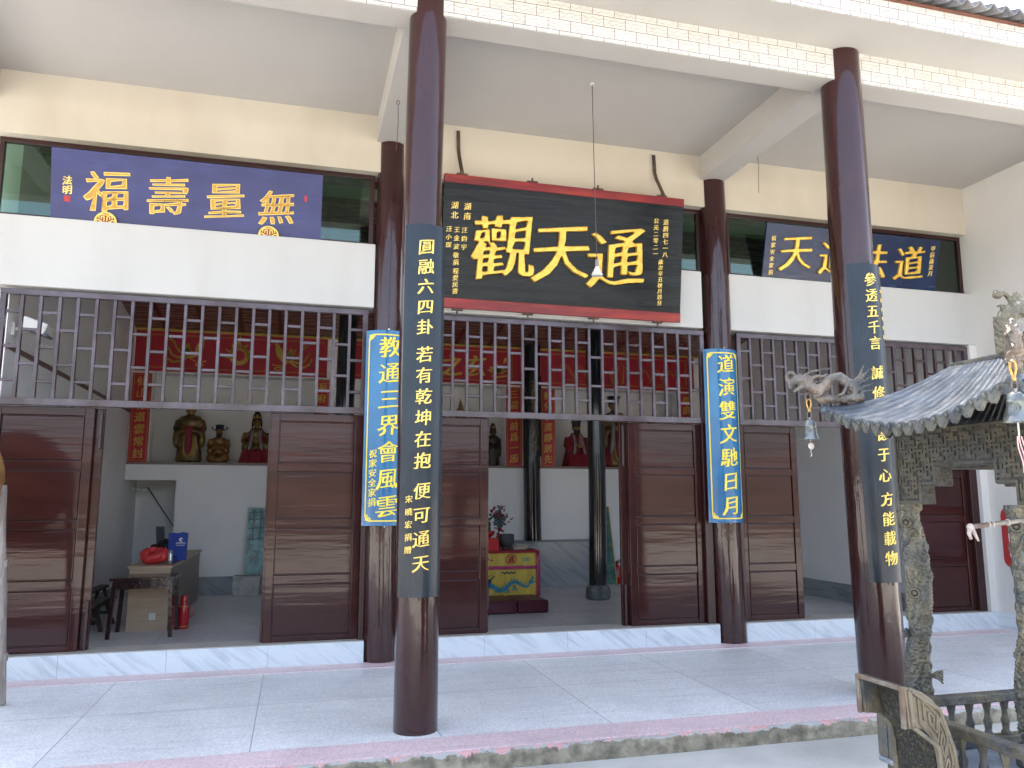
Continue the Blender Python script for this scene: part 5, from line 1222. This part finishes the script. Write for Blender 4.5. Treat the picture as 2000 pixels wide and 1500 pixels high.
# roof of four concave slopes
EX, EY, UX, UY, ZU = .694, .497, .22, .19, 2.083
def eave_z(s): return 1.785+.115*abs(2*s-1)**2.0
def roof_side(axis, sg):
    def fn(s, t):
        e = (2*s-1)
        if axis == 'x': p0 = Vector((sg*EX, e*EY, eave_z(s))); p1 = Vector((sg*UX, e*UY, ZU))
        else: p0 = Vector((-e*EX, sg*EY, eave_z(s))); p1 = Vector((-e*UX, sg*UY, ZU))
        q = p0.lerp(p1, t); q.z = p0.z+(p1.z-p0.z)*(t**1.55); n_ = 17 if axis == 'x' else 23
        q.z += .0055*cos(2*pi*n_*s)*(1-.45*t)+.004*noise.noise(q*9)
        bow = .05*sin(pi*t); q.z -= bow*.25
        return Vector((BX, BY, 0))+q
    m = MB(); m.grid(136, 22, fn); o = obj('roof_slope', m, ROOFMET, G, smooth='all', solid=.018)
    m = MB(); n_ = 17 if axis == 'x' else 23; k = n_*10
    out = Vector((sg,0,0)) if axis == 'x' else Vector((0,sg,0))
    top, bot = [], []
    for i in range(k+1):
        s = i/k; p = fn(s, 0)+out*.006; wv = cos(2*pi*n_*s)
        top.append(p+Vector((0,0,.012+.005*wv))); bot.append(p+Vector((0,0,-.020+.010*wv)))
    A = [m.bm.verts.new(p) for p in top]; Bv = [m.bm.verts.new(p) for p in bot]; A2 = [m.bm.verts.new(p-out*.018) for p in top]; B2 = [m.bm.verts.new(p-out*.018) for p in bot]
    for i in range(k):
        for a, b in ((A, Bv), (Bv, B2), (B2, A2), (A2, A)): m.bm.faces.new((a[i], a[i+1], b[i+1], b[i]))
    for i in range(n_+1):
        p = fn(i/n_, 0)+out*.014+Vector((0,0,-.002)); m.ell(p, (.005 if axis == 'x' else .010, .010 if axis == 'x' else .005, .009), 10, 7)
    obj('eave_tiles', m, pm('eave_patina', (.125,.125,.11), .55, .4, 14, .6, 40, metal=.2, c2=(.065,.078,.088), ms=9), o, smooth=True)
for ax in ('x', 'y'):
    for sg in (-1, 1): roof_side(ax, sg)
m = MB(); m.prism([(-UX-.035,-UY-.035),(UX+.035,-UY-.035),(UX+.035,UY+.035),(-UX-.035,UY+.035)], lambda u, v, w: (BX+u, BY+v, w), 2.072, 2.094); m.prism([(-UX+.04,-UY+.04),(UX-.04,-UY+.04),(UX-.04,UY-.04),(-UX+.04,UY-.04)], lambda u, v, w: (BX+u, BY+v, w), 2.0941, 2.11)
obj('roof_rim', m, BRONZE, G, bevel=.006)
m = MB(); m.box(1.80, 2.60, -5.43, -4.75, 1.775, 1.799); obj('ceiling_plate', m, BRONZEDK, G)
# hip ridges
for sx in (-1, 1):
    for sy in (-1, 1):
        P = []
        for i in range(13):
            t = i/12; p0 = Vector((sx*EX, sy*EY, 1.90)); p1 = Vector((sx*UX, sy*UY, ZU)); q = p0.lerp(p1, t); q.z = p0.z+(p1.z-p0.z)*t**1.55-.0125*sin(pi*t)+.004; P.append(Vector((BX, BY, 0))+q)
        m = MB(); m.tube(P, lambda t: .015, 10); m.ell(P[0], (.024,.024,.02)); obj('hip_ridge', m, ROOFMET, G, smooth='all')
def corner_dragon(base, d, s=1.0):
    """cast dragon lying on a hip: d points outward; local t outward, z up"""
    d = Vector((d[0], d[1], 0)).normalized(); n_ = Vector((-d.y, d.x, 0)); b = Vector(base)
    f = lambda t, z, w=0: b+d*t*s+Vector((0,0,z*1.15*s))+n_*w*s
    m = MB()
    m.tube([f(-.10,.02),f(-.06,.055),(f(-.02,.085)),f(.025,.075),f(.05,.045),f(.085,.035),f(.115,.055),f(.13,.085)], lambda t: s*(.029-.010*abs(t-.6)), 12)
    m.tube([f(-.12,.0),f(-.06,.0),f(0,-.004),f(.06,.0),f(.10,.012)], lambda t: s*(.021-.007*t), 10)                 # cloud base
    for k in range(4): m.ell(f(-.09+.05*k, -.006), (.028*s,.022*s,.020*s), 10, 7)
    m.tube([f(.10,.065),f(.14,.082),f(.175,.078),f(.20,.070)], lambda t: s*(.026-.010*t), 12)                         # head and upper jaw
    m.tube([f(.135,.055),f(.165,.044),f(.185,.030)], lambda t: s*(.013-.006*t), 8)                                     # lower jaw
    m.ell(f(.20,.056), (.012*s,.012*s,.02*s), 8, 6)
    m.tube([f(.195+.020*cos(a), .092+.020*sin(a)) for a in [2*pi*i/16 for i in range(16)]], .0085*s, 7, closed=True)    # curled snout
    for w_ in (-.014, .014):
        m.tube([f(.135,.095,w_),f(.10,.112,w_),f(.05,.118,w_*1.4)], lambda t: s*(.008-.005*t), 7)                      # horns
        m.ell(f(.155,.098,w_), (.009*s,.009*s,.009*s), 8, 6)
        m.tube([f(.05,.04,w_*1.4),f(.07,.01,w_*1.9),f(.095,.004,w_*1.9)], .008*s, 7)                                    # forelegs
        m.tube([f(-.05,.05,w_*1.3),f(-.03,.015,w_*1.9),f(-.005,.006,w_*1.9)], .008*s, 7)
        m.tube([f(.11,.08,w_),f(.08,.09,w_*1.5),f(.05,.088,w_*1.7),f(.03,.10,w_*1.7)], lambda t: s*(.010-.006*t), 7)   # mane
    for k, (t_, z_) in enumerate(((-.13,.135),(-.155,.118),(-.17,.09),(-.165,.055),(-.175,.03))):                      # flaming tail
        m.tube([f(-.075,.04+.008*(2-k)), f(-.105, .05+.016*(2-k)), f(t_, z_)], lambda t: s*(.015-.012*t), 8)
    return obj('corner_dragon', m, DRAGON, G, remesh=.0046, soft=2)
dE1 = (-.86, .50)
corner_dragon((1.545, -4.625, 1.957), dE1, .98); corner_dragon((1.53, -5.575, 1.95), (-.74, -.67), .95)
corner_dragon((2.86, -4.625, 1.957), (.8, .6), .98); corner_dragon((2.86, -5.575, 1.957), (.8, -.6), .98)
# rearing dragon on the rim
m = MB(); c = Vector((1.845, -5.268, 2.05))
f = lambda a, z, w=0: c+Vector((.97*a, -.26*a, z))+Vector((.26, .97, 0))*w
m.tube([f(.02,.0),f(.0,.06),f(-.005,.12),f(.01,.165),f(.045,.185)], lambda t: .042-.006*t, 14)
m.ell(f(.06,.19), (.05,.045,.035)); m.ell(f(.10,.185), (.035,.03,.024)); m.ell(f(.115,.208), (.016,.016,.016))
m.tube([f(.03,.215),f(.015,.245),f(-.0,.26),f(-.018,.252)], .010, 8); m.ell(f(-.022,.250), (.020,.020,.020))
m.tube([f(.045,.215),f(.04,.24),f(.05,.262),f(.065,.25)], lambda t: .010-.005*t, 8); m.ell(f(.058,.245), (.014,.014,.014))
m.tube([f(.0,.20),f(-.02,.205),f(-.03,.198)], lambda t: .010-.006*t, 7)
m.tube([f(.09,.10),f(.06,.05),f(.03,.02)], .02, 10)
for k in range(9): m.ell(f(-.038,.02+.017*k), (.010,.016,.009), 8, 6)
obj('rearing_dragon', m, SCALY, G, remesh=.0055)
m = MB(); m.tube([f(.064+.010*cos(a),.196+.008*sin(a),-.040) for a in [2*pi*i/14 for i in range(14)]], .003, 6, closed=True); m.ell(f(.064,.196,-.038), (.006,.006,.006), 8, 6); obj('dragon_eye', m, RUST, G, smooth='all')

# bells hanging from the dragons' mouths
def bell(px, py, zt, s, tail, label):
    T = thing('wind_bell', label, 'bell', (px, py, zt-.15*s), 'wind bells on the burner roof corners')
    m = MB(); m.tube([(px+.018*s*cos(a), py, zt-.018*s+.018*s*sin(a)) for a in [2*pi*i/16 for i in range(16)]], .0032*s, 6, closed=True); obj('ring', m, RUST, T, smooth='all')
    m = MB(); z = zt-.034*s
    m.tube([(px-.010*s,py,z-.002),(px-.013*s,py,z-.022*s),(px-.004*s,py,z-.046*s),(px+.004*s,py,z-.046*s),(px+.013*s,py,z-.022*s),(px+.010*s,py,z-.002),(px,py,z+.004*s)], .0042*s, 7, closed=True); m.lathe([(.007*s,-.062*s),(.007*s,-.044*s)], (px,py,z), 10); obj('clasp', m, BRASS, T, smooth='all')
    m = MB(); z -= .078*s
    m.tube([(px+.012*s*cos(a), py, z+.018*s*sin(a)) for a in [2*pi*i/14 for i in range(14)]], .0025*s, 6, closed=True); obj('link', m, RUST, T, smooth='all')
    z -= .018*s
    m = MB()
    prof = [(.0001,.0),(.014,-.002),(.023,-.010),(.026,-.022),(.0265,-.030),(.0275,-.031),(.0275,-.036),(.0268,-.037),(.028,-.060),(.031,-.076),(.037,-.089),(.041,-.097),(.038,-.0965),(.030,-.078)]
    m.lathe([(r*s, q*s) for r, q in prof], (px,py,z), 36, f=lambda a, q: 1+.04*max(0, (-q/s-.08)/.02)*cos(6*a)); 
    m.lathe([(.006*s,.0),(.006*s,.012*s)], (px,py,z-.002), 8); obj('bell_body', m, BELL, T, smooth=True)
    m = MB(); m.tube([(px-.0285*s+.008*s*cos(a)*0, py, z-.05*s) for a in (0, 1)], .001, 4)
    m = MB()
    for a0 in (-2.3, -.9): 
        c = Vector((px+.0285*s*cos(a0), py+.0285*s*sin(a0), z-.055*s)); t_ = Vector((-sin(a0), cos(a0), 0))
        m.tube([c+t_*.010*s*cos(q)+Vector((0,0,.012*s*sin(q))) for q in [2*pi*i/14 for i in range(14)]], .0016*s, 5, closed=True); m.ell(c, (.004*s,.004*s,.006*s), 7, 5)
    obj('relief', m, BELL, T, smooth='all')
    m = MB(); zb = z-.097*s
    if tail == 'bead':
        m.tube([(px,py,z-.05*s),(px,py,zb-.012)], .0015, 5); m.lathe([(.0001,.004),(.015,.002),(.015,-.002),(.0001,-.004)], (0,0,0), 18)
        obj('string', m, CORD, T) if False else None
        for v in m.bm.verts:
            if abs(v.co.z) < .02 and abs(v.co.x) < .05: v.co = Vector((px+v.co.x, py+v.co.z, zb-.030+v.co.y))
        m.tube([(px,py,zb-.045),(px-.003,py,zb-.058),(px+.003,py,zb-.066),(px-.006,py,zb-.080)], .0018, 5); obj('coin_clapper', m, pm('pale_coin', (.55,.50,.47), .4, .2, 40), T)
    else:
        m.tube([(px,py,z-.05*s),(px,py,zb-.045)], .003, 6); obj('clapper', m, STEEL, T)
        m = MB()
        for k in range(4): m.grid(1, 6, lambda u, v, k=k: (px-.008+.006*k+.005*u+.012*v, py-.003*k+.004*sin(v*6+k), zb-.045-.115*v)); 
        obj('ribbon', m, PINKTAG, T, solid=.0008)
bell(1.438, -4.572, 1.985, .95, 'bead', 'blue grey metal bell with a pale bead hanging from the left corner dragon')
bell(1.372, -5.705, 1.968, 1.0, 'tag', 'blue grey metal bell with a pink ribbon hanging from the front corner dragon, nearest')
T = thing('tied_stick', 'short brown stick with a torn pale rag tied to the front burner pillar', 'stick', (1.66, -5.29, 1.40))
m = MB(); m.tube([(1.585,-5.275,1.398),(1.66,-5.295,1.408),(1.84,-5.345,1.430)], .0095, 9); obj('stick', m, RUST, T, smooth='all')
m = MB(); m.ell((1.585,-5.276,1.398), (.013,.013,.014)); m.tube([(1.58,-5.278,1.392),(1.572,-5.28,1.375),(1.58,-5.28,1.355)], lambda t: .009-.004*t, 7); m.tube([(1.59,-5.278,1.392),(1.60,-5.28,1.37),(1.612,-5.28,1.348)], lambda t: .009-.005*t, 7); obj('rag', m, pm('rag', (.42,.36,.33), .9, .2, 30), T, smooth='all')
m = MB()
for x in (1.65, 1.665, 1.72): m.tube([(x, -5.295-(x-1.66)*.27+.011*cos(a), 1.408+(x-1.66)*.12+.011*sin(a)) for a in [2*pi*i/10 for i in range(10)]], .002, 5, closed=True)
obj('string', m, pm('string', (.5,.45,.42), .8), T)

# ================================================================== BEYOND THE CAMERA: the far side of the court, seen in reflections
T = thing('court_wall', 'long dark brown wall closing the far side of the courtyard', 'wall', (0, -24, -.125))
m = MB(); m.box(-30, 32, -24.3, -24, -.125, 2.9); obj('wall', m, FARWALL, T)
m = MB(); m.box(-30.1, 32.1, -24.45, -23.85, 2.9, 3.05); obj('coping', m, ROOFTILE, T)
